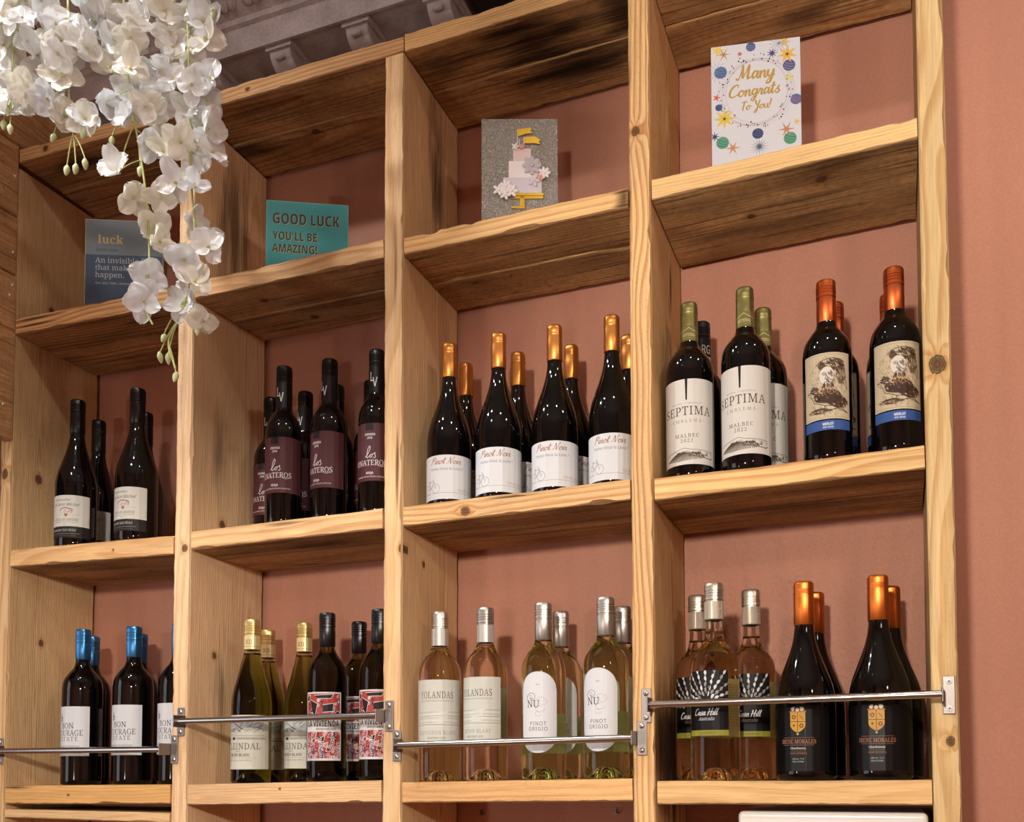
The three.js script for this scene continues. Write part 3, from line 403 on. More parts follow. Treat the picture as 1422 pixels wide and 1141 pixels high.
    x.fillStyle = '#f0e8de'; x.fillRect(0, 250, w, 118); txt(x, 'LA VIVIENDA', 208, 296, 78, { font: 'sans-serif', style: 'bold', color: '#2a2526', sx: 0.78 }); txt(x, 'VERDEJO-MACABEO', 250, 346, 26, { font: 'sans-serif', style: 'bold', color: '#4a4444', sx: 0.9 }); art(372, 618, 120, 22); }),
  pinot: canvasTex(640, 380, (x, w, h) => {
    paper(x, w, h, '#eeeae7'); script(x, 'Pinot Noir', 306, 78, 60, 5, '#a2673f', 0.35); txt(x, 'Parlez-Vous la Loire ?', 318, 118, 33, { font: 'sans-serif', color: '#807a78', sx: 0.98 });
    const c = '#77716f'; x.strokeStyle = c; x.lineWidth = 2.6; for (const [a, b] of [[218, 285], [118, 285]]) { x.beginPath(); x.arc(a, b, 40, 0, 6.3); x.stroke(); } line(x, [[118, 285], [148, 226], [200, 226], [166, 285], [118, 285]], 3, c); line(x, [[148, 226], [166, 285]], 3, c); line(x, [[218, 285], [194, 208], [178, 204]], 3, c); line(x, [[132, 216], [160, 216]], 4, c); line(x, [[218, 285], [230, 262]], 2, c); line(x, [[60, 326], [600, 326]], 2, c); txt(x, 'Val de Loire', 500, 300, 30, { style: 'italic', skew: -0.2, color: '#c9a77c' }); }),
  yolS: null, yolC: null,
  pg: canvasTex(380, 740, (x, w, h) => {
    paper(x, w, h, '#f3efec'); txt(x, '2022', 190, 118, 18, { color: '#7a7472' }); const k = '#3b3634'; const curl = (cx, cy, r0, a0, a1, c, wd) => { const p = []; for (let i = 0; i <= 40; i++) { const t = i / 40, a = lerp(a0, a1, t), q = r0 * (1 - t * 0.75); p.push([cx + Math.cos(a) * q, cy + Math.sin(a) * q * 0.8]); } line(x, p, wd, c); };
    curl(128, 232, 60, 2.4, 9.5, k, 3.4); curl(110, 238, 36, 3, 9, k, 2.2); curl(230, 280, 66, 3.6, 10, '#b7b0ac', 2.4); curl(205, 330, 60, 0.2, 5.4, '#a39c98', 2.6); curl(190, 378, 40, 0.4, 6.6, '#a39c98', 2.2); curl(262, 262, 30, 0, 6, '#c9c2be', 2);
    txt(x, 'NU', 140, 294, 92, { color: k }); txt(x, 'PINOT', 190, 474, 50, { color: '#5b5552', font: 'sans-serif', space: 5 }); txt(x, 'GRIGIO', 190, 522, 50, { color: '#5b5552', font: 'sans-serif', space: 5 }); txt(x, 'DELLE VENEZIE', 190, 612, 30, { color: '#77716d', font: 'sans-serif', space: 1 }); }),
  sept: canvasTex(640, 700, (x, w, h) => {
    paper(x, w, h, '#ebe1d3'); const k = '#54402c', m = 320; x.fillStyle = '#120d0c'; x.beginPath(); x.moveTo(309, 0); x.lineTo(331, 0); x.lineTo(326, 168); x.quadraticCurveTo(320, 178, 314, 168); x.fill();
    txt(x, 'BODEGA   ·   MENDOZA', m, 200, 18, { color: '#8d7a62', space: 3 }); line(x, [[300, 206], [320, 192], [340, 206]], 2, '#a58a60'); txt(x, 'SEPTIMA', m, 262, 98, { color: k, sx: 0.92, space: 6 }); txt(x, '- E M B L E M A -', m, 344, 34, { color: '#9a8468', space: 2 }); txt(x, 'MALBEC', m, 464, 42, { color: k, space: 6 }); txt(x, '2022', m, 506, 40, { color: k, space: 6 });
    const r = rng(12); const ridge = [[120, 612], [190, 590], [250, 578], [300, 566], [360, 580], [430, 584], [520, 588], [560, 596]]; line(x, ridge, 3, k); for (let i = 0; i < 22; i++) { const a = 120 + i * 15; line(x, [[300 + (i - 6) * 9, 604], [130 + i * 15, 672 - Math.abs(i - 8) * 1.5]], 6, k); } for (let i = 0; i < 40; i++) { const a = 330 + r() * 210, b = 600 + r() * 34; line(x, [[a, b], [a + 16, b + 6]], 4.4, k); } for (let i = 0; i < 14; i++) { const a = 230 + r() * 70; x.fillStyle = k; x.fillRect(a, 596 + r() * 12, 12, 9); } for (let i = 0; i < 50; i++) { const a = 120 + r() * 440; line(x, [[a, 588 + r() * 16], [a + 6, 586 + r() * 16]], 1.6, k); } line(x, [[420, 640], [540, 650], [560, 636]], 6, k); }),
  ego: canvasTex(460, 540, (x, w, h) => {
    paper(x, w, h, '#dcc6a2'); const r = rng(61), ink = 'rgba(70,42,26,'; x.strokeStyle = '#8d7a66'; x.lineWidth = 2; x.strokeRect(16, 16, w - 32, h - 32);
    const hatch = (cx, cy, rx, ry, n, a, d) => { for (let i = 0; i < n; i++) { const t = r() * 6.3, q = Math.sqrt(r()), px = cx + Math.cos(t) * rx * q, py = cy + Math.sin(t) * ry * q, L = 8 + r() * 16; line(x, [[px, py], [px + Math.cos(a) * L, py + Math.sin(a) * L]], 4 + r() * 5, ink + d + ')'); } };
    hatch(230, 270, 200, 240, 420, 0.8, 0.16); hatch(310, 96, 92, 52, 190, 0.5, 0.62); hatch(180, 92, 40, 28, 70, 1.2, 0.5); hatch(360, 170, 46, 80, 130, 1.3, 0.42); line(x, [[130, 100], [190, 60], [300, 44], [390, 80], [412, 170], [424, 300]], 5, '#54402f');
    x.fillStyle = '#efe4d2'; x.beginPath(); x.ellipse(232, 186, 66, 72, 0.1, 0, 7); x.fill(); hatch(262, 200, 40, 60, 70, 0.9, 0.28); for (const a of [206, 262]) { x.strokeStyle = '#54402f'; x.lineWidth = 4; x.beginPath(); x.ellipse(a, 170, 17, 11, 0, 0, 7); x.stroke(); x.fillStyle = '#3a2b21'; x.beginPath(); x.arc(a, 171, 5, 0, 7); x.fill(); } line(x, [[228, 172], [214, 214], [234, 220]], 4, '#54402f'); line(x, [[206, 240], [232, 236], [256, 242]], 4, '#54402f'); hatch(232, 262, 60, 18, 60, 1.4, 0.5);
    hatch(230, 350, 130, 56, 420, 0.6, 0.6); hatch(330, 400, 96, 44, 260, 0.5, 0.65); hatch(250, 372, 120, 34, 120, 0.5, 0.85); x.fillStyle = '#d9c8b0'; x.beginPath(); x.ellipse(96, 290, 40, 34, 0, 0, 7); x.fill(); hatch(100, 292, 40, 32, 70, 0.3, 0.5); x.fillStyle = '#2b2019'; x.beginPath(); x.arc(86, 284, 6, 0, 7); x.fill(); line(x, [[52, 298], [34, 306], [58, 312]], 5, '#3a2b21'); line(x, [[70, 320], [110, 396], [210, 430], [330, 440], [440, 490]], 5, '#4b392b'); line(x, [[210, 430], [206, 470], [190, 482]], 6, '#4b392b'); line(x, [[60, 480], [150, 452], [240, 474], [330, 456], [420, 486]], 7, '#6b5644'); hatch(150, 470, 110, 22, 90, 0.2, 0.5);
    txt(x, 'EGO', 250, 306, 54, { color: '#d08a4a', space: 14 }); }),
  egoStrip: canvasTex(460, 80, (x, w, h) => { paper(x, w, h, '#3f5f9e'); txt(x, 'MERLOT', 236, 30, 30, { font: 'sans-serif', style: 'bold', color: '#fff', sx: 0.85 }); txt(x, 'RED WINE', 236, 56, 20, { font: 'sans-serif', style: 'bold', color: '#e6ebf5' }); }),
  cena: canvasTex(440, 500, (x, w, h) => {
    paper(x, w, h, '#181514'); const r = rng(91); const leaf = (a, b, s, t, c) => { x.save(); x.translate(a, b); x.rotate(t); x.fillStyle = c; x.beginPath(); x.moveTo(-s, 0); x.quadraticCurveTo(0, -s * 1.3, s, 0); x.quadraticCurveTo(0, s * 0.7, -s, 0); x.fill(); x.restore(); };
    for (let k = 0; k < 15; k++) { const a = -Math.PI / 2 + (k - 7) * 0.3, q0 = 40; for (let j = 0; j < 5; j++) { const q = q0 + 44 + j * 52 + (k % 2) * 26, px = 215 + Math.cos(a) * q * 1.05, py = 268 + Math.sin(a) * q * 0.95; if (py > 276 || py < -14) continue; leaf(px, py, 24 + r() * 3, a + (r() - 0.5) * 0.5, r() < 0.6 ? '#f1ece4' : '#a8a199'); } }
    line(x, [[215, 290], [215, 220], [180, 120]], 14, '#181514'); line(x, [[215, 240], [262, 110]], 10, '#181514'); line(x, [[215, 262], [130, 190]], 8, '#181514');
    x.fillStyle = '#120f0e'; x.fillRect(0, 286, w, 214); script(x, 'Casa Hill', 205, 376, 58, 7, '#f4efe8', 0.3); txt(x, 'Australia', 215, 406, 38, { style: 'italic', skew: -0.25, color: '#f4efe8' }); }),
  cenaStrip: canvasTex(440, 56, (x, w, h) => { paper(x, w, h, '#a9a13a'); txt(x, 'CHARDONNAY', 215, 28, 26, { font: 'sans-serif', color: '#5c5a20', space: 3 }); }),
  irene: canvasTex(620, 520, (x, w, h) => {
    paper(x, w, h, '#1b1716'); const g = '#dda23c', m = 310; x.fillStyle = '#0c0a09'; x.fillRect(0, 0, w, h); x.save(); x.translate(310, 232); x.scale(1.5, 1.3); x.translate(-310, -232); x.fillStyle = g; x.beginPath(); x.moveTo(262, 84); x.lineTo(358, 84); x.lineTo(358, 168); x.quadraticCurveTo(352, 196, 310, 214); x.quadraticCurveTo(268, 196, 262, 168); x.fill(); line(x, [[310, 84], [310, 212]], 3, '#2a1c10'); line(x, [[262, 144], [358, 144]], 3, '#2a1c10'); x.strokeStyle = '#c9722c'; x.lineWidth = 4; x.strokeRect(258, 80, 104, 4);
    for (const [a, b] of [[286, 116], [334, 170]]) { x.strokeStyle = '#6b3a1c'; x.lineWidth = 6; x.beginPath(); x.arc(a, b, 10, 0, 7); x.stroke(); } line(x, [[324, 106], [346, 130]], 4, '#6b3a1c'); x.fillStyle = '#6b3a1c'; x.beginPath(); x.arc(286, 168, 7, 0, 7); x.fill(); line(x, [[346, 106], [324, 130]], 3, '#b98a4a');
    x.fillStyle = '#e9d9b8'; for (const [a, b, q] of [[280, 66, 12], [310, 70, 12], [338, 66, 13], [288, 52, 7], [330, 50, 7]]) { x.beginPath(); x.arc(a, b, q, 0, 7); x.fill(); } x.fillStyle = '#d8b98a'; x.beginPath(); x.arc(310, 222, 7, 0, 7); x.fill(); x.restore();
    line(x, [[160, 248], [460, 248]], 3, '#b97a4c'); line(x, [[160, 308], [460, 308]], 3, '#b97a4c'); txt(x, 'IRENE MORALES', m, 280, 46, { color: '#d9936a', sx: 0.92 }); txt(x, 'Chardonnay', m, 334, 24, { color: '#efe8dc', style: 'bold' }); line(x, [[240, 356], [380, 356]], 2, '#b97a4c'); txt(x, 'GRAN RESERVA', m, 376, 22, { color: '#c9805a' }); txt(x, '14% vol · 75 cl', m, 420, 17, { color: '#e8e0d4' }); txt(x, 'Wine of Chile', m, 442, 17, { color: '#e8e0d4' }); }),
  back: canvasTex(240, 300, (x, w, h) => { paper(x, w, h, '#d8d2a4'); for (let i = 0; i < 16; i++) line(x, [[26, 30 + i * 14], [200 - (i % 4) * 14, 30 + i * 14]], 2, '#a8a27c'); x.strokeStyle = '#8d8762'; x.lineWidth = 2; x.strokeRect(30, 255, 50, 30); }),
  capLV: canvasTex(256, 200, (x, w, h) => { x.fillStyle = '#100d0d'; x.fillRect(0, 0, w, h); txt(x, 'L', 112, 74, 96, { font: 'sans-serif', color: '#e6e2de', sx: 0.8 }); txt(x, 'V', 146, 116, 96, { font: 'sans-serif', color: '#e6e2de', sx: 0.8 }); }),
  capKD: canvasTex(256, 128, (x, w, h) => { x.fillStyle = '#d8bf86'; x.fillRect(0, 0, w, h); txt(x, 'KD', 128, 62, 58, { color: '#4a3a20', sx: 0.8 }); line(x, [[0, 104], [256, 104]], 3, '#6b5630'); }),
  capS: canvasTex(256, 128, (x, w, h) => { x.fillStyle = '#6f6636'; x.fillRect(0, 0, w, h); line(x, [[40, 56], [100, 36], [128, 18], [156, 36], [216, 56]], 5, '#cdbb78'); txt(x, 'SEPTIMA', 128, 78, 34, { color: '#d8c888', sx: 0.8 }); line(x, [[0, 104], [256, 104]], 3, '#a89a5c'); }),
  capRG: canvasTex(256, 128, (x, w, h) => { x.fillStyle = '#1b191b'; x.fillRect(0, 0, w, h); txt(x, 'RG', 128, 66, 70, { font: 'sans-serif', color: '#d8d4ce' }); x.fillStyle = '#b9b4ae'; x.fillRect(0, 108, w, 20); }),
  capHill: canvasTex(256, 128, (x, w, h) => { x.fillStyle = '#b9ad9a'; x.fillRect(0, 0, w, h); txt(x, 'Casa Hill', 150, 64, 30, { style: 'italic', color: '#39332c', rot: -Math.PI / 2 }); }),
  capYol: canvasTex(256, 128, (x, w, h) => { x.fillStyle = '#bdb6ab'; x.fillRect(0, 0, w, h); txt(x, 'YOLANDAS', 100, 64, 24, { color: '#514b44', rot: -Math.PI / 2 }); }),
};
const yol = (grape, seed) => canvasTex(520, 440, (x, w, h) => {
  paper(x, w, h, '#e4dfcf'); const r = rng(seed), m = 260; txt(x, 'YOLANDAS', m, 108, 66, { color: '#5f5a50', sx: 0.9, space: 3 }); txt(x, 'ESTATE GROWN WINES OF THE WESTERN CAPE', m, 148, 15, { color: '#857f72' });
  for (let i = 0; i < 8; i++) { const y = 225 + i * 15, a = 10 + r() * 60; line(x, [[a, y + 6], [a + 140, y - 2 + r() * 6], [a + 300, y + 4 - r() * 8], [510, y + 2]], 1.4 + r() * 2, i % 3 === 1 ? '#f6f2e6' : '#9a958a'); } for (let i = 0; i < 6; i++) line(x, [[190 + r() * 60, 232 + i * 14], [330 + r() * 40, 226 + i * 14]], 4, '#fbf7ec');
  txt(x, grape, m, 372, 36, { color: '#9a9486', space: 4 }); txt(x, 'WESTERN CAPE', m, 408, 19, { color: '#7d776a', style: 'bold', space: 2 }); });
P.yolS = yol('SAUVIGNON BLANC', 5); P.yolC = yol('CHENIN BLANC', 9);

// ------------------------------------------------------------------ bottles
const glassBlack = phys({ color: 0x060505, roughness: 0.05, specularIntensity: 1, ior: 1.52 });
const clear = (r, g, b, dist) => phys({ color: 0xffffff, transmission: 1, roughness: 0.0, ior: 1.38, thickness: 0.07, attenuationColor: new THREE.Color().setRGB(r, g, b), attenuationDistance: dist });
const GL = { black: glassBlack, yol: clear(0.96, 0.88, 0.62, 0.1), pg: clear(0.84, 0.88, 0.5, 0.1), klein: clear(0.30, 0.30, 0.05, 0.045), viv: clear(0.10, 0.09, 0.015, 0.05), cena: clear(0.97, 0.80, 0.50, 0.1) };
const foil = (c, rough = 0.35, metal = 0.85) => std({ color: c, metalness: metal, roughness: rough });
function smoothProfile(pts, n) { const c = new THREE.CatmullRomCurve3(pts.map(([r, y]) => new THREE.Vector3(r, y, 0)), false, 'centripetal'); return c.getPoints(n).map((p) => [p.x, p.y]); }
function bottleGeometry(o) {
  const { r, sh, rn, capb, H } = o, base = o.clear ? [[0, 0.022], [r * 0.3, 0.019], [r * 0.55, 0.008], [r * 0.72, 0.001], [r * 0.8, 0]] : [[0, 0.004], [r * 0.7, 0.002], [r * 0.8, 0]];
  const foot = [[r * 0.93, 0.001], [r * 0.985, 0.004], [r, 0.010]];
  const body = o.burgundy ? smoothProfile([[r, 0.012], [r, sh * 0.5], [r, sh - 0.012], [r * 0.985, sh + 0.006], [r * 0.9, sh + 0.026], [r * 0.74, sh + 0.047], [lerp(rn, r, 0.36), sh + 0.068], [lerp(rn, r, 0.12), sh + 0.092], [rn, sh + 0.118], [rn * 0.94, H - 0.012]], 60)
    : smoothProfile([[r, 0.012], [r, sh * 0.5], [r, sh - 0.016], [r * 0.99, sh - 0.002], [r * 0.91, sh + 0.014], [lerp(rn, r, 0.52), sh + 0.028], [lerp(rn, r, 0.16), sh + 0.040], [rn, sh + 0.056], [rn * 0.96, H - 0.012]], 60);
  const outer = [...base, ...foot, ...body, [rn * 0.7, H - 0.004], [0, H - 0.004]];
  const g = lathe(outer); if (!o.clear) return g;
  // the air space above the wine: a closed surface facing inwards
  const y0 = o.fill, y1 = H - 0.008, ri = (y) => { let k = 0; while (k < body.length - 2 && body[k + 1][1] < y) k++; const [a, b] = [body[k], body[k + 1]]; return lerp(a[0], b[0], clamp((y - a[1]) / (b[1] - a[1]), 0, 1)) - 0.0032; };
  const cav = [[0, y1]]; for (let i = 0; i <= 14; i++) { const y = lerp(y1, y0, i / 14); cav.push([ri(y), y]); } cav.push([0, y0]);
  return mergeGeometries([g, lathe(cav)]);
}
function capGeometry(o) {
  const { rc, rn, capb, H } = o, pts = [[rn * 0.9, capb + 0.0005], [rc - 0.0006, capb], [rc, capb + 0.0008]];
  if (o.cap === 'screw') { const j = H - 0.029; pts.push([rc, j - 0.002], [rc - 0.0009, j - 0.001], [rc - 0.0009, j + 0.001], [rc + 0.0002, j + 0.002]); for (let k = 0; k < 3; k++) { const y = j + 0.006 + k * 0.0042; pts.push([rc + 0.0002, y], [rc - 0.0007, y + 0.0008], [rc - 0.0007, y + 0.0018], [rc + 0.0002, y + 0.0026]); } pts.push([rc, H - 0.004], [rc - 0.0004, H - 0.0015], [rc - 0.0018, H], [0, H]); }
  else { const k = rc - 0.0004; pts.push([rc, H - 0.03], [k, H - 0.0195], [k + 0.0006, H - 0.0185], [k + 0.0006, H - 0.0165], [k, H - 0.0158], [k, H - 0.0125], [k + 0.0003, H - 0.0118], [k + 0.0001, H - 0.004], [k - 0.0006, H - 0.0016], [k - 0.0022, H], [0, H]); }
  return toCreasedNormals(lathe(pts, 48), 0.7);
}
// A label: a sheet with thickness bent round the bottle. half: half its angle in degrees; arch rounds its top and bottom
function labelGeometry(r, y0, y1, half, off = 0.0003, arch = 0) {
  const n = 40, a = half * Math.PI / 180, R = r + off, pos = [], uv = [], idx = [], H = y1 - y0;
  for (const [rr, s] of [[R, 0], [R - 0.00022, 1]]) for (let i = 0; i <= n; i++) { const u = i / n, t = (u * 2 - 1), th = t * a, q = arch * (1 - Math.sqrt(Math.max(0, 1 - t * t))); for (const k of [0, 1]) { const y = k ? y1 - q : y0 + q; pos.push(Math.sin(th) * rr, y, Math.cos(th) * rr); uv.push(u, (y - y0) / H); } }
  const M = (n + 1) * 2; for (let i = 0; i < n; i++) { const p = i * 2; idx.push(p, p + 2, p + 1, p + 1, p + 2, p + 3); const q = M + p; idx.push(q, q + 1, q + 2, q + 1, q + 3, q + 2); idx.push(p + 1, p + 3, q + 1, q + 1, p + 3, q + 3, p, q, p + 2, p + 2, q, q + 2); }
  for (const p of [0, n * 2]) p ? idx.push(p, M + p, p + 1, p + 1, M + p, M + p + 1) : idx.push(p, p + 1, M + p, p + 1, M + p + 1, M + p);
  const g = new THREE.BufferGeometry(); g.setAttribute('position', new THREE.Float32BufferAttribute(pos, 3)); g.setAttribute('uv', new THREE.Float32BufferAttribute(uv, 2)); g.setIndex(idx); return toCreasedNormals(g, 0.6);
}
const print = (t, rough = 0.55) => phys({ map: t, color: new THREE.Color().setRGB(0.70, 0.72, 0.75), roughness: rough, specularIntensity: 0.5 });
const TYPES = {
  cotes: { H: 0.326, r: 0.0415, sh: 0.138, rc: 0.0152, capb: 0.252, burgundy: 1, cap: 'screw', glass: 'black', foil: foil(0x141214, 0.3, 0.3), labels: [['label', 'cotes', 0.044, 0.110, 66], ['label_band', 'cotesBand', 0.020, 0.0438, 66]] },
  bon: { H: 0.326, r: 0.0395, sh: 0.205, rc: 0.0150, capb: 0.262, cap: 'screw', glass: 'black', foil: foil(0x4a8cc4, 0.32, 0.85), labels: [['label', 'bon', 0.060, 0.162, 58]] },
  vin: { H: 0.318, r: 0.035, sh: 0.188, rc: 0.0153, capb: 0.225, cap: 'screw', glass: 'black', foil: foil(0x100d0d, 0.25, 0.2), labels: [['label', 'vin', 0.061, 0.169, 92]], collar: ['capLV', 0.232, 0.284, -8] },
  klein: { H: 0.316, r: 0.0375, sh: 0.154, rc: 0.0153, capb: 0.257, burgundy: 1, cap: 'screw', glass: 'klein', clear: 1, fill: 0.248, foil: foil(0xd2b678, 0.35, 0.7), labels: [['label', 'klein', 0.027, 0.130, 88]], collar: ['capKD', 0.2585, 0.285, 4] },
  viv: { H: 0.318, r: 0.037, sh: 0.202, rc: 0.0152, capb: 0.254, cap: 'screw', glass: 'viv', clear: 1, fill: 0.255, foil: foil(0x141213, 0.28, 0.25), labels: [['label', 'viv', 0.039, 0.166, 57]] },
  pinot: { H: 0.305, r: 0.0405, sh: 0.122, rc: 0.0138, capb: 0.241, burgundy: 1, cap: 'cork', glass: 'black', foil: foil(0xc4803e, 0.36, 0.85), labels: [['label', 'pinot', 0.009, 0.088, 92], ['back_label', 'back', 0.012, 0.078, 42, 180]] },
  yol: { H: 0.305, r: 0.0385, sh: 0.194, rc: 0.0150, capb: 0.242, cap: 'screw', glass: 'yol', clear: 1, fill: 0.236, foil: foil(0xb9b2a8, 0.32, 0.85), labels: [['label', 'yolS', 0.069, 0.180, 72], ['back_label', 'back', 0.075, 0.165, 40, 180]], collar: ['capYol', 0.2435, 0.274, 0] },
  pg: { H: 0.306, r: 0.0385, sh: 0.192, rc: 0.0151, capb: 0.241, cap: 'screw', glass: 'pg', clear: 1, fill: 0.238, foil: foil(0xb4aca3, 0.32, 0.8), labels: [['label', 'pg', 0.046, 0.184, 50, 0, 0.033], ['back_label', 'back', 0.046, 0.115, 62, 180]] },
  sept: { H: 0.306, r: 0.0392, sh: 0.190, rc: 0.0146, capb: 0.236, cap: 'cork', glass: 'black', foil: foil(0x7b7140, 0.4, 0.7), labels: [['label', 'sept', 0.023, 0.164, 92]], collar: ['capS', 0.2385, 0.264, 6] },
  red: { H: 0.312, r: 0.037, sh: 0.19, rc: 0.0150, capb: 0.240, cap: 'screw', glass: 'black', foil: foil(0x1b191b, 0.3, 0.4), labels: [], collar: ['capRG', 0.242, 0.280, 30] },
  ego: { H: 0.297, r: 0.0378, sh: 0.181, rc: 0.0152, capb: 0.228, cap: 'screw', glass: 'black', foil: foil(0xb5572a, 0.36, 0.85), labels: [['label', 'ego', 0.064, 0.168, 58], ['label_band', 'egoStrip', 0.047, 0.062, 58]] },
  cena: { H: 0.318, r: 0.0392, sh: 0.183, rc: 0.0153, capb: 0.258, cap: 'screw', glass: 'cena', clear: 1, fill: 0.236, foil: foil(0xb5aa98, 0.34, 0.8), labels: [['label', 'cena', 0.080, 0.174, 52], ['label_band', 'cenaStrip', 0.071, 0.0798, 52], ['back_label', 'back', 0.071, 0.165, 34, 180]], collar: ['capHill', 0.2595, 0.288, 40] },
  irene: { H: 0.312, r: 0.046, sh: 0.124, rc: 0.0158, capb: 0.243, burgundy: 1, cap: 'cork', glass: 'black', foil: foil(0xc96a2a, 0.36, 0.85), labels: [['label', 'irene', 0.014, 0.112, 62]] },
};
const protos = {};
function buildBottle(k) {
  const o = TYPES[k]; o.rn = o.rc - 0.0012; const g = new THREE.Group();
  mesh('glass_body', bottleGeometry(o), GL[o.glass], g);
  mesh('cap', capGeometry(o), o.foil, g);
  if (o.collar) { const [t, y0, y1, rot] = o.collar; const m = mesh('cap_print', labelGeometry(o.rc, y0, y1, 100, 0.00035), phys({ map: P[t], roughness: 0.35, metalness: 0.25 }), g); m.rotation.y = rot * Math.PI / 180; }
  for (const [name, t, y0, y1, half, rot, arch] of o.labels) { const m = mesh(name, labelGeometry(o.r, y0, y1, half, 0.0003, arch), print(P[t], t === 'irene' ? 0.4 : 0.55), g); if (rot) m.rotation.y = Math.PI; }
  return g;
}
const GROUPS = { cotes: 'dark bottles with cream house labels', bon: 'blue-capped dark bottles with white labels', vin: 'black bottles with maroon labels', klein: 'olive bottles with landscape labels', viv: 'dark olive bottles with red patterned labels', pinot: 'copper-capped bottles with bicycle labels', yol: 'clear bottles with pale cream labels', pg: 'clear bottles with arched white labels', sept: 'olive-capped red wine bottles with vineyard labels', red: undefined, ego: 'bronze-capped bottles with engraved labels', cena: 'clear bottles with black leaf labels', irene: 'orange-capped broad dark bottles' };
function bottle(k, x, z, y, yaw, label, change) {
  const first = !protos[k]; if (first) protos[k] = buildBottle(k); const g = first ? protos[k] : protos[k].clone();
  g.name = numbered('wine_bottle'); g.position.set(x, y, z); g.rotation.y = yaw * Math.PI / 180; g.userData = { label, category: 'wine bottle' }; if (GROUPS[k]) g.userData.group = GROUPS[k]; if (change) change(g); scene.add(g); return g;
}
// far left bay, middle shelf
bottle('cotes', -1.644, -0.055, 0.4875, 19, 'dark bottle with cream red-house label, front left one against the plank side');
bottle('cotes', -1.472, -0.046, 0.4842, 6, 'dark bottle with cream red-house label, front right one next to the pale post');
bottle('cotes', -1.698, -0.166, 0.4886, 20, 'black-capped dark bottle behind the left bottle with the red-house label');
bottle('cotes', -1.558, -0.161, 0.4859, 15, 'black-capped dark bottle behind the right bottle with the red-house label');
// far left bay, bottom shelf
bottle('bon', -1.608, -0.047, -0.0101, 9, 'blue-capped dark bottle with white label, front left one by the wooden side');
bottle('bon', -1.485, -0.060, -0.0091, 11, 'blue-capped dark bottle with white label, second in the front row');
bottle('bon', -1.671, -0.133, -0.0106, 13, 'blue-capped dark bottle standing behind the front left blue-capped one');
bottle('bon', -1.549, -0.146, -0.0096, 10, 'blue-capped dark bottle hidden behind the second front blue-capped one');
bottle('bon', -1.3735, -0.066, -0.0083, 8, 'white-labelled dark bottle mostly hidden by the post with two rail brackets');
// second bay, middle shelf
bottle('vin', -1.116, -0.053, 0.4873, 7, 'black bottle with maroon label, leftmost of the front row of three');
bottle('vin', -1.016, -0.058, 0.4879, -10, 'black bottle with maroon label, centre of the front row of three');
bottle('vin', -0.9105, -0.056, 0.4885, 8, 'black bottle with maroon label, cut off by the post on its right');
bottle('vin', -1.235, -0.174, 0.4866, 6, 'black bottle with maroon label at the back left, its label half covered');
bottle('vin', -1.150, -0.174, 0.4871, -12, 'black capped back-row bottle showing between the left and centre maroon labels');
bottle('vin', -1.071, -0.169, 0.4876, 3, 'black capped back-row bottle just right of the centre maroon-labelled one');
bottle('vin', -0.994, -0.176, 0.4880, 1, 'black capped back-row bottle half hidden by the rightmost maroon-labelled one');
// second bay, bottom shelf
bottle('klein', -1.177, -0.042, -0.0061, 7, 'olive green bottle with gold cap, landscape label, leftmost in front');
bottle('klein', -1.226, -0.157, -0.0070, 22, 'gold-capped olive bottle behind the leftmost landscape-labelled one');
bottle('klein', -1.109, -0.117, -0.0048, 4, 'gold-capped olive bottle with landscape label beside the red patterned label');
bottle('viv', -1.013, -0.051, -0.0029, 20, 'dark olive bottle with red patterned label standing fully in view');
bottle('viv', -1.013, -0.165, -0.0029, 11, 'dark olive bottle with red patterned label standing in the back row');
bottle('viv', -0.906, -0.061, -0.0009, 12, 'dark olive bottle with red patterned label cut off by the post');
// third bay, middle shelf
const pn = ['first', 'second', 'third', 'fourth'];
[[-0.758, -0.051, 0.4883, 19], [-0.659, -0.048, 0.4894, 16], [-0.556, -0.057, 0.4906, 12], [-0.4525, -0.060, 0.4918, 12]].forEach(([x, z, y, a], i) => bottle('pinot', x, z, y, a, 'copper-capped dark bottle with bicycle label, ' + pn[i] + ' from left in the front row'));
[[-0.766, -0.140, 0.4882, 75], [-0.656, -0.134, 0.4895, 80], [-0.554, -0.142, 0.4907, 75], [-0.446, -0.143, 0.4919, 80]].forEach(([x, z, y, a], i) => bottle('pinot', x, z, y, a, 'copper-capped dark bottle behind the ' + pn[i] + ' front bottle with the bicycle label'));
// third bay, bottom shelf
bottle('yol', -0.775, -0.049, -0.0030, 17, 'clear white wine bottle with cream label, nearest the left post');
bottle('yol', -0.684, -0.046, -0.0016, -6, 'clear white wine bottle with cream label turned left, second from the post', (g) => { g.children.find((c) => c.name === 'label').material = print(P.yolC); });
bottle('pg', -0.577, -0.052, 0, 5, 'clear bottle of white wine with arched white label, left front one');
bottle('pg', -0.4635, -0.049, 0.0017, -5, 'clear bottle of white wine with arched white label, right front one');
bottle('pg', -0.578, -0.146, 0, 16, 'clear bottle with arched white label behind the left front one');
bottle('pg', -0.461, -0.146, 0.0017, 6, 'clear silver-capped bottle behind the right arched white label, by the post');
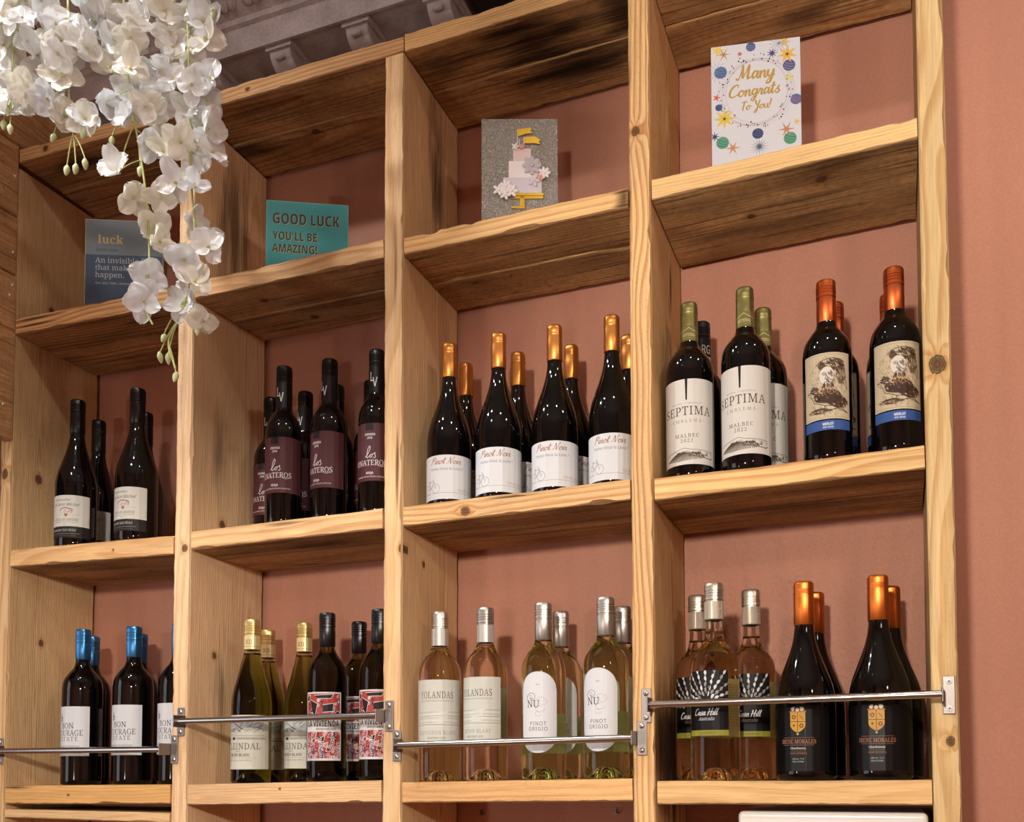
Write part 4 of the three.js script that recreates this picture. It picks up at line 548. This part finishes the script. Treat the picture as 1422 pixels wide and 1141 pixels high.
// right-hand bay, middle shelf
bottle('sept', -0.318, -0.060, 0.4886, 3, 'dark bottle with cream vineyard label, front one nearest the left post');
bottle('sept', -0.223, -0.044, 0.4897, -6, 'dark bottle with cream vineyard label, the taller-looking one further right');
bottle('red', -0.314, -0.150, 0.4887, 11, 'dark bottle with lettered black cap behind the left vineyard-labelled bottle');
bottle('sept', -0.205, -0.126, 0.4899, 6, 'olive-capped dark bottle behind the right vineyard-labelled bottle');
bottle('ego', -0.097, -0.053, 0.4912, 2, 'bronze-capped dark bottle with engraved bird label, left front one');
bottle('ego', 0.004, -0.052, 0.4924, 6, 'bronze-capped dark bottle with engraved bird label beside the right-hand post');
bottle('ego', -0.089, -0.134, 0.4913, 3, 'bronze-capped dark bottle behind the left engraved-label bottle');
bottle('ego', -0.003, -0.137, 0.4923, -20, 'bronze-capped dark bottle behind the engraved-label bottle by the right-hand post');
// right-hand bay, bottom shelf
bottle('cena', -0.325, -0.137, -0.0011, -4, 'clear bottle with black leaf label in the back corner by the post');
bottle('cena', -0.279, -0.043, -0.0009, -10, 'clear bottle with black leaf label standing at the front');
bottle('cena', -0.231, -0.121, -0.0007, 2, 'clear bottle with black leaf label, right-hand one next to the dark bottles');
bottle('irene', -0.139, -0.054, -0.0003, -10, 'broad dark bottle with orange cap and gold crest, left front one');
bottle('irene', -0.028, -0.048, 0.0002, -6, 'broad dark bottle with orange cap and gold crest, right front one');
bottle('irene', -0.130, -0.156, -0.0003, -10, 'orange-capped dark bottle behind the left gold-crest bottle');
bottle('irene', -0.011, -0.149, 0.0003, -7, 'orange-capped dark bottle behind the right gold-crest bottle');

// ------------------------------------------------------------------ greeting cards on the upper shelf
function card(label, L, R, y, h, frontTex, edge, open, group) {
  const g = thing('greeting_card', label, 'greeting card', 'greeting cards on the upper shelf'); const w = Math.hypot(R[0] - L[0], R[1] - L[1]), a = Math.atan2(-(R[1] - L[1]), R[0] - L[0]);
  g.position.set(L[0], y, L[1]); g.rotation.y = a; const e = std({ color: edge, roughness: 0.8 });
  mesh('front_panel', box(w, h, 0.0012, w / 2, h / 2, 0), [e, e, e, e, frontTex, e], g);
  const b = mesh('back_panel', box(w, h, 0.0010, w / 2, h / 2, 0), e, g); b.rotation.y = open; b.position.z = -0.0013; return [g, w, h];
}
const cardMat = (t, r = 0.5) => phys({ map: t, color: new THREE.Color().setRGB(0.74, 0.76, 0.80), roughness: r, specularIntensity: 0.5 });
card('blue and grey card with gold word above white text, behind the flowers', [-1.600, -0.024], [-1.453, -0.092], 0.9895, 0.2, cardMat(canvasTex(640, 785, (x, w, h) => {
  paper(x, w, h, '#8e9ba0'); x.fillStyle = '#56687c'; x.fillRect(0, 300, w, h); txt(x, 'luck', 100, 170, 96, { style: 'bold', color: '#f2dc96', align: 'left' }); txt(x, '[luhk] noun', 88, 256, 32, { color: '#3c4347', align: 'left', style: 'italic' }); const o = { color: '#d9dde0', align: 'left' }; txt(x, 'An invisible force', 84, 346, 62, o); txt(x, 'that makes things', 84, 408, 62, o); txt(x, 'happen.', 84, 470, 62, o); txt(x, 'See also: fate, chance', 88, 540, 28, o); x.strokeStyle = '#d9c49a'; x.lineWidth = 10; x.strokeRect(0, 0, w, h);
})), 0xcbb489, 0.34);
card('square teal card with foil capital letters beside the dark post side', [-1.155, -0.043], [-1.014, -0.117], 0.9848, 0.161, cardMat(canvasTex(640, 640, (x, w, h) => {
  paper(x, w, h, '#3f8580'); const big = (s, px, py, size) => { txt(x, s, px + 3, py + 3, size, { font: 'sans-serif', style: 'bold', color: '#c7a45a', align: 'left', sx: 0.78 }); txt(x, s, px, py, size, { font: 'sans-serif', style: 'bold', color: '#3a2f1c', align: 'left', sx: 0.78 }); };
  big('GOOD LUCK', 46, 142, 118); big("YOU'LL BE", 52, 282, 92); big('AMAZING!', 48, 382, 92); x.strokeStyle = '#6ba39d'; x.lineWidth = 8; x.strokeRect(0, 0, w, h);
}), 0.4), 0x4d8a84, 0.42);
{
  const N = 512, H = 752, a = new Uint8Array(N * H * 4), r = rng(19), cell = new Float32Array(180 * 260).map(() => r()), c2 = new Float32Array(260 * 380).map(() => r()); for (let j = 0; j < H; j++) for (let i = 0; i < N; i++) { const k = (j * N + i) * 4, q = c2[(j >> 1) * 260 + (i >> 1)], s = cell[Math.floor((j + (i % 7)) / 3.1) * 180 + Math.floor((i + (j % 5)) / 3.1)], v = s > 0.9 ? 250 : q > 0.93 ? 225 : 62 + q * 70 + s * 80; a[k] = Math.min(255, v * 1.02); a[k + 1] = Math.min(255, v * 0.97); a[k + 2] = Math.min(255, v * 0.9); a[k + 3] = 255; }
  const t = dataTex(N, H, a); const [g, w, h] = card('silver glitter card with a raised tiered cake and gold flags', [-0.682, -0.026], [-0.555, -0.074], 0.9825, 0.2, phys({ map: t, bumpMap: t, bumpScale: 0.0008, roughness: 0.3, metalness: 0.45 }), 0xd9cfc0, 0.36);
  const u = w / 818, X = (px) => (px - 75) * u, Y = (py) => h - (py - 42) * u, white = std({ color: 0xe6dcd8, roughness: 0.6 }), blush = std({ color: 0xdcc2bd, roughness: 0.6 }), lil = std({ color: 0xcfc5cc, roughness: 0.6 }), pink = std({ color: 0xd99a92, roughness: 0.6 }), gold = std({ color: 0xd9ae35, roughness: 0.3, metalness: 0.6 }), grey = std({ color: 0xb9aeb2, roughness: 0.6 });
  const slab = (x0, y0, x1, y1, d) => new RoundedBoxGeometry((x1 - x0) * u, (y1 - y0) * u, d, 2, 0.0006).translate((X(x0) + X(x1)) / 2, (Y(y0) + Y(y1)) / 2, 0.0006 + d / 2);
  const cake = new THREE.Group(); cake.name = 'cake_relief'; g.add(cake);
  mesh('top_tier', slab(415, 375, 610, 520, 0.0022), blush, cake); mesh('middle_tier', slab(368, 515, 712, 704, 0.0024), white, cake); mesh('bottom_tier', slab(308, 700, 722, 872, 0.0026), lil, cake); mesh('cake_stand', mergeGeometries([slab(400, 872, 742, 900, 0.003), slab(420, 900, 738, 930, 0.002), slab(490, 900, 538, 1012, 0.002), slab(395, 1012, 540, 1038, 0.002)]), gold, cake);
  const flag = (pts) => { const s = new THREE.Shape(pts.map(([px, py]) => new THREE.Vector2(X(px), Y(py)))); return new THREE.ExtrudeGeometry(s, { depth: 0.0012, bevelEnabled: false }).translate(0, 0, 0.002); };
  mesh('gold_flag', flag([[456, 165], [600, 150], [622, 165], [600, 180], [628, 205], [560, 212], [470, 242]]), gold, cake); mesh('gold_flag', flag([[530, 252], [650, 245], [712, 285], [690, 298], [708, 330], [640, 318], [540, 322]]), gold, cake);
  mesh('flag_pole', mergeGeometries([slab(458, 165, 466, 380, 0.0014), slab(528, 250, 536, 380, 0.0014), slab(478, 260, 486, 380, 0.0014)]), white, cake);
  const petal = (cx, cy, rr, n, mat, nm) => { const ps = []; for (let i = 0; i < n; i++) { const t = i / n * 6.283, e = new THREE.SphereGeometry(1, 10, 6).scale(rr * u * 0.55, rr * u * 0.3, 0.0009).rotateZ(t).translate(X(cx) + Math.cos(t) * rr * u * 0.6, Y(cy) + Math.sin(t) * rr * u * 0.6, 0.0044); ps.push(e); } ps.push(new THREE.SphereGeometry(rr * u * 0.25, 8, 6).scale(1, 1, 0.4).translate(X(cx), Y(cy), 0.0050)); mesh(nm, mergeGeometries(ps), mat, cake); };
  petal(505, 362, 30, 6, pink, 'paper_flower'); petal(440, 362, 40, 5, white, 'paper_flower'); petal(705, 695, 44, 6, pink, 'paper_flower'); petal(752, 650, 62, 7, white, 'paper_flower'); petal(340, 800, 64, 7, white, 'paper_flower'); petal(260, 840, 60, 5, white, 'paper_flower'); petal(400, 850, 66, 6, white, 'paper_flower'); petal(620, 570, 96, 8, grey, 'paper_flower'); petal(640, 740, 60, 5, lil, 'paper_flower'); petal(330, 890, 56, 5, white, 'paper_flower');
}
card('white card with gold handwritten congratulations inside painted planets and stars', [-0.267, -0.0105], [-0.129, -0.037], 0.9895, 0.2, cardMat(canvasTex(640, 920, (x, w, h) => {
  paper(x, w, h, '#ddd8d8'); const r = rng(44), cx = 318, cy = 378; for (let k = 0; k < 5; k++) { x.strokeStyle = ['#b98a8a', '#c7b08a', '#9a8aa0', '#c09a9a', '#c9bfb0'][k]; x.lineWidth = 2; x.beginPath(); x.ellipse(cx + r() * 8, cy + r() * 8, 222 + k * 10, 238 + k * 10, k * 0.4, 0, 7); x.stroke(); }
  for (let i = 0; i < 90; i++) { const a = r() * 6.3, q = 215 + r() * 60; x.fillStyle = r() < 0.7 ? '#2c2a4a' : '#7a3a4a'; x.beginPath(); x.ellipse(cx + Math.cos(a) * q, cy + Math.sin(a) * q * 1.07, 2 + r() * 6, 2 + r() * 4, a, 0, 7); x.fill(); }
  const ball = (a, b, q, c, d) => { x.fillStyle = c; x.beginPath(); x.arc(a, b, q, 0, 7); x.fill(); x.strokeStyle = d; x.lineWidth = 5; for (let k = -1; k < 2; k++) { x.beginPath(); x.ellipse(a, b + k * q * 0.45, q * 0.8, q * 0.2, 0.3, 0, 3.1); x.stroke(); } };
  const star = (a, b, q, c, n = 5, inner = 0.35, t = 0) => { x.fillStyle = c; x.beginPath(); for (let i = 0; i < n * 2; i++) { const e = i * Math.PI / n + t, s = i % 2 ? q * inner : q; x[i ? 'lineTo' : 'moveTo'](a + Math.cos(e) * s, b + Math.sin(e) * s); } x.fill(); };
  ball(68, 202, 46, '#5b6f9a', '#3c4a78'); ball(288, 32, 34, '#4a5280', '#7a86b0'); ball(560, 206, 44, '#5a5478', '#8a86b0'); ball(606, 470, 40, '#5a6a9a', '#b0586a'); ball(330, 700, 40, '#4a4f78', '#30345a'); ball(560, 760, 46, '#5f9a7a', '#3f7a5a'); ball(76, 742, 46, '#5f9a7a', '#3f7a5a'); ball(52, 470, 26, '#4a5a8a', '#303a6a');
  star(50, 30, 56, '#e8c65a', 7); star(92, 66, 56, '#b9803a', 6, 0.18); star(548, 120, 74, '#e9b44c', 7, 0.4, 0.3); star(92, 560, 84, '#e3c24a', 8, 0.4); star(150, 790, 58, '#c98f5a', 6, 0.25); star(535, 690, 62, '#c9855a', 6, 0.25); star(440, 100, 44, '#4a3f7a', 9, 0.3); star(208, 76, 24, '#d0505a', 6); star(36, 392, 32, '#d9584a', 5); star(528, 24, 46, '#e8b648', 6); star(560, 300, 34, '#e3cf5a', 6); star(340, 800, 70, '#5a6274', 16, 0.2); star(20, 690, 40, '#3f3a6a', 8, 0.3); star(610, 640, 30, '#e8c04a', 6); for (const [a, b] of [[548, 120], [92, 560]]) star(a, b, 20, '#3a2a1c', 5, 0.3); for (let i = 0; i < 14; i++) { const a = i * 0.45; line(x, [[490, 30], [490 + Math.cos(a) * 70, 30 + Math.sin(a) * 70]], 2, '#5a7090'); line(x, [[40, 195], [40 + Math.cos(a) * 70, 195 + Math.sin(a) * 80]], 2, '#6a80a0'); }
  script(x, 'Many', 316, 276, 108, 14, '#bd9440'); script(x, 'Congrats', 308, 404, 94, 12, '#bd9440'); script(x, 'To You!', 316, 510, 66, 9, '#bd9440');
})), 0xe8e2da, 0.36);

// ------------------------------------------------------------------ hanging strands of white silk flowers
const silk = [[0.88, 0.86, 0.83], [0.88, 0.84, 0.74], [0.86, 0.87, 0.88]].map((c) => phys({ color: new THREE.Color().setRGB(...c), roughness: 0.75, transmission: 0.3, side: THREE.DoubleSide }));
const stemMat = std({ color: 0xb9bd78, roughness: 0.6 }), budMat = std({ color: 0xc6cc9a, roughness: 0.6 }), heartMat = std({ color: 0xcfc98e, roughness: 0.7 });
function petalGeometry(seed, w, l, cup) {
  const nu = 10, nv = 10, pos = [], uv = [], idx = [], r = rng(seed), a = r() * 6, b = r() * 6;
  for (let j = 0; j <= nv; j++) for (let i = 0; i <= nu; i++) {
    const v = j / nv, u = i / nu * 2 - 1, wid = w * Math.pow(Math.max(0, Math.sin(Math.PI * Math.pow(0.05 + v * 0.9, 0.95))), 0.5), y = l * (v + 0.05 * v * (1 - u * u) - 0.03 * Math.abs(u) * v), xx = u * wid * 0.5;
    const z = cup * l * (v * v * 0.9 - v * 0.25) + 0.22 * wid * u * u * 0.5 + Math.sin(u * 6 + a) * Math.sin(v * 5 + b) * 0.0026 * v + Math.sin(u * 11 + b) * 0.0009 * v * v; pos.push(xx, y, z); uv.push(i / nu, v);
  }
  for (let j = 0; j < nv; j++) for (let i = 0; i < nu; i++) { const p = j * (nu + 1) + i; idx.push(p, p + 1, p + nu + 1, p + 1, p + nu + 2, p + nu + 1); }
  const g = new THREE.BufferGeometry(); g.setAttribute('position', new THREE.Float32BufferAttribute(pos, 3)); g.setAttribute('uv', new THREE.Float32BufferAttribute(uv, 2)); g.setIndex(idx); g.computeVertexNormals(); return g;
}
const petals = [petalGeometry(1, 0.031, 0.030, 0.25), petalGeometry(2, 0.035, 0.029, 0.1), petalGeometry(3, 0.029, 0.033, 0.45), petalGeometry(4, 0.033, 0.031, -0.15), petalGeometry(5, 0.030, 0.032, 0.8), petalGeometry(6, 0.034, 0.027, -0.4)];
const heartGeo = new THREE.SphereGeometry(0.0035, 10, 8).scale(1, 1, 1.4), budGeo = lathe([[0, -0.012], [0.0022, -0.010], [0.0046, -0.004], [0.0050, 0.001], [0.003, 0.005], [0.0012, 0.007], [0, 0.0075]], 14);
function strand(label, z, blossoms, buds, seed, top) {
  const g = thing('flower_strand', label, 'silk flowers', 'hanging strands of white silk flowers'), r = rng(seed); g.position.set(0, 0, 0);
  const path = [...top.map((p) => new THREE.Vector3(...p))]; const curve = new THREE.CatmullRomCurve3(path);
  mesh('stem', new THREE.TubeGeometry(curve, 60, 0.0017, 8), stemMat, g);
  const near = (y) => { let best = path[0], e = 9; for (let i = 0; i <= 80; i++) { const p = curve.getPoint(i / 80), d = Math.abs(p.y - y); if (d < e) { e = d; best = p; } } return best; };
  const stalks = [];
  const more = []; for (const [x, y, q] of blossoms) { more.push([x, y, q]); if (y > 1.04 && r() < 0.8) more.push([x + (r() - 0.5) * 0.05, y + (r() - 0.5) * 0.05, q * 0.92]); }
  for (const [x, y, q] of more) {
    const b = new THREE.Group(); b.name = 'blossom'; g.add(b); const zz = z + (r() - 0.5) * 0.05; b.position.set(x, y, zz);
    b.rotation.set(0.25 + (r() - 0.5) * 1.2, 0.7 + (r() - 0.5) * 1.4, r() * 6.28); const s = q / 0.0335 * 1.0; b.scale.setScalar(s); const n = r() < 0.7 ? 4 : 5, m = silk[Math.floor(r() * 2.999)];
    for (let i = 0; i < n; i++) { const p = mesh('petal', petals[Math.floor(r() * 6)], m, b); p.rotation.set(0, 0, i / n * 6.283 + (r() - 0.5) * 0.35); p.rotateX(0.2 + (r() - 0.5) * 1.0); p.position.z = i * 0.0006; }
    mesh('flower_heart', heartGeo, heartMat, b);
    const at = near(y + 0.03), to = new THREE.Vector3(x, y, zz - 0.002), mid = at.clone().lerp(to, 0.5); mid.y += 0.008; stalks.push(new THREE.TubeGeometry(new THREE.QuadraticBezierCurve3(at, mid, to), 8, 0.0009, 6));
  }
  for (const [x, y] of buds) { const b = mesh('bud', budGeo, budMat, g); b.position.set(x, y, z); b.rotation.set((r() - 0.5) * 0.5, r() * 6, (r() - 0.5) * 0.5); const at = near(y + 0.055), to = new THREE.Vector3(x, y + 0.006, z), mid = at.clone().lerp(to, 0.45); mid.y += 0.012; stalks.push(new THREE.TubeGeometry(new THREE.QuadraticBezierCurve3(at, mid, to), 10, 0.0011, 6)); }
  for (const q of stalks) mesh('stalk', q, stemMat, g); return g;
}
const TOP = 1.46;
strand('short strand of white silk flowers at the left edge of the picture', 0.36, [[-1.373, 1.262, 0.034], [-1.337, 1.244, 0.029], [-1.378, 1.223, 0.034], [-1.33, 1.222, 0.027], [-1.387, 1.185, 0.029], [-1.353, 1.154, 0.034], [-1.372, 1.124, 0.031], [-1.324, 1.127, 0.022], [-1.40, 1.30, 0.034], [-1.35, 1.31, 0.034], [-1.39, 1.36, 0.034]], [[-1.379, 1.094], [-1.364, 1.083]], 11, [[-1.37, TOP, 0.34], [-1.365, 1.32, 0.36], [-1.36, 1.22, 0.362], [-1.362, 1.14, 0.36], [-1.368, 1.11, 0.36]]);
strand('white silk flower strand ending in a spray of pale green buds', 0.33, [[-1.315, 1.297, 0.034], [-1.266, 1.255, 0.036], [-1.326, 1.24, 0.029], [-1.237, 1.213, 0.034], [-1.306, 1.2, 0.034], [-1.341, 1.197, 0.034], [-1.276, 1.165, 0.036], [-1.327, 1.156, 0.025], [-1.288, 1.118, 0.034], [-1.234, 1.09, 0.034], [-1.268, 1.212, 0.029], [-1.30, 1.345, 0.034], [-1.25, 1.31, 0.034], [-1.285, 1.26, 0.03]], [[-1.301, 1.072], [-1.271, 1.01], [-1.252, 1.008], [-1.232, 1.012], [-1.237, 1.063]], 23, [[-1.27, TOP, 0.32], [-1.275, 1.33, 0.33], [-1.27, 1.22, 0.334], [-1.268, 1.12, 0.33], [-1.258, 1.06, 0.33]]);
strand('long white silk flower strand hanging in front of the blue and grey card', 0.30, [[-1.223, 1.299, 0.034], [-1.248, 1.278, 0.034], [-1.186, 1.263, 0.036], [-1.203, 1.229, 0.036], [-1.157, 1.213, 0.031], [-1.175, 1.186, 0.034], [-1.218, 1.189, 0.031], [-1.147, 1.152, 0.036], [-1.178, 1.138, 0.034], [-1.198, 1.106, 0.029], [-1.133, 1.099, 0.034], [-1.161, 1.08, 0.029], [-1.13, 1.038, 0.031], [-1.171, 0.987, 0.036], [-1.149, 0.946, 0.034], [-1.127, 0.903, 0.036], [-1.109, 0.873, 0.034], [-1.126, 0.815, 0.036], [-1.128, 0.774, 0.034], [-1.21, 1.345, 0.034], [-1.16, 1.32, 0.034]], [[-1.207, 1.063], [-1.184, 1.021], [-1.146, 0.998]], 37, [[-1.19, TOP, 0.30], [-1.185, 1.30, 0.302], [-1.17, 1.15, 0.304], [-1.145, 1.02, 0.30], [-1.13, 0.93, 0.30], [-1.122, 0.83, 0.302], [-1.128, 0.76, 0.30], [-1.115, 0.735, 0.30]]);
strand('longest and fullest white silk flower strand hanging past the pale post', 0.27, [[-1.129, 1.29, 0.036], [-1.078, 1.265, 0.036], [-1.107, 1.234, 0.036], [-1.051, 1.223, 0.038], [-1.132, 1.206, 0.034], [-1.077, 1.184, 0.036], [-1.045, 1.158, 0.036], [-1.1, 1.15, 0.034], [-1.056, 1.127, 0.034], [-1.12, 1.119, 0.034], [-1.076, 1.105, 0.036], [-1.043, 1.065, 0.036], [-1.081, 1.05, 0.036], [-1.034, 1.025, 0.034], [-1.107, 1.025, 0.031], [-1.065, 1.003, 0.034], [-1.085, 0.971, 0.036], [-1.053, 0.964, 0.029], [-1.111, 0.949, 0.029], [-1.073, 0.916, 0.031], [-1.04, 0.889, 0.025], [-1.034, 0.864, 0.034], [-1.063, 0.838, 0.034], [-1.045, 0.799, 0.036], [-1.094, 0.808, 0.029], [-1.085, 0.774, 0.031], [-1.038, 0.741, 0.029], [-1.09, 1.33, 0.034], [-1.04, 1.30, 0.034]], [[-1.127, 0.698], [-1.11, 0.693], [-1.094, 0.66], [-1.119, 0.728], [-1.051, 0.729], [-1.029, 1.253]], 53, [[-1.085, TOP, 0.27], [-1.08, 1.28, 0.272], [-1.07, 1.12, 0.274], [-1.068, 0.98, 0.27], [-1.06, 0.86, 0.27], [-1.085, 0.76, 0.27], [-1.11, 0.72, 0.27], [-1.095, 0.672, 0.27]]);
{
  const g = thing('garland_rail', 'thin brown rail above the picture from which the flower strands hang', 'rail');
  mesh('rod', new THREE.TubeGeometry(new THREE.CatmullRomCurve3([[-1.764, 1.463, 0.40], [-1.5, 1.462, 0.36], [-1.37, TOP, 0.34], [-1.27, TOP, 0.32], [-1.19, TOP, 0.30], [-1.085, TOP, 0.27], [-1.0, 1.462, 0.25]].map((p) => new THREE.Vector3(...p))), 40, 0.006, 10), std({ color: 0x5a4632, roughness: 0.7 }), g);
}

shadows(scene);
renderer.render(scene, camera);
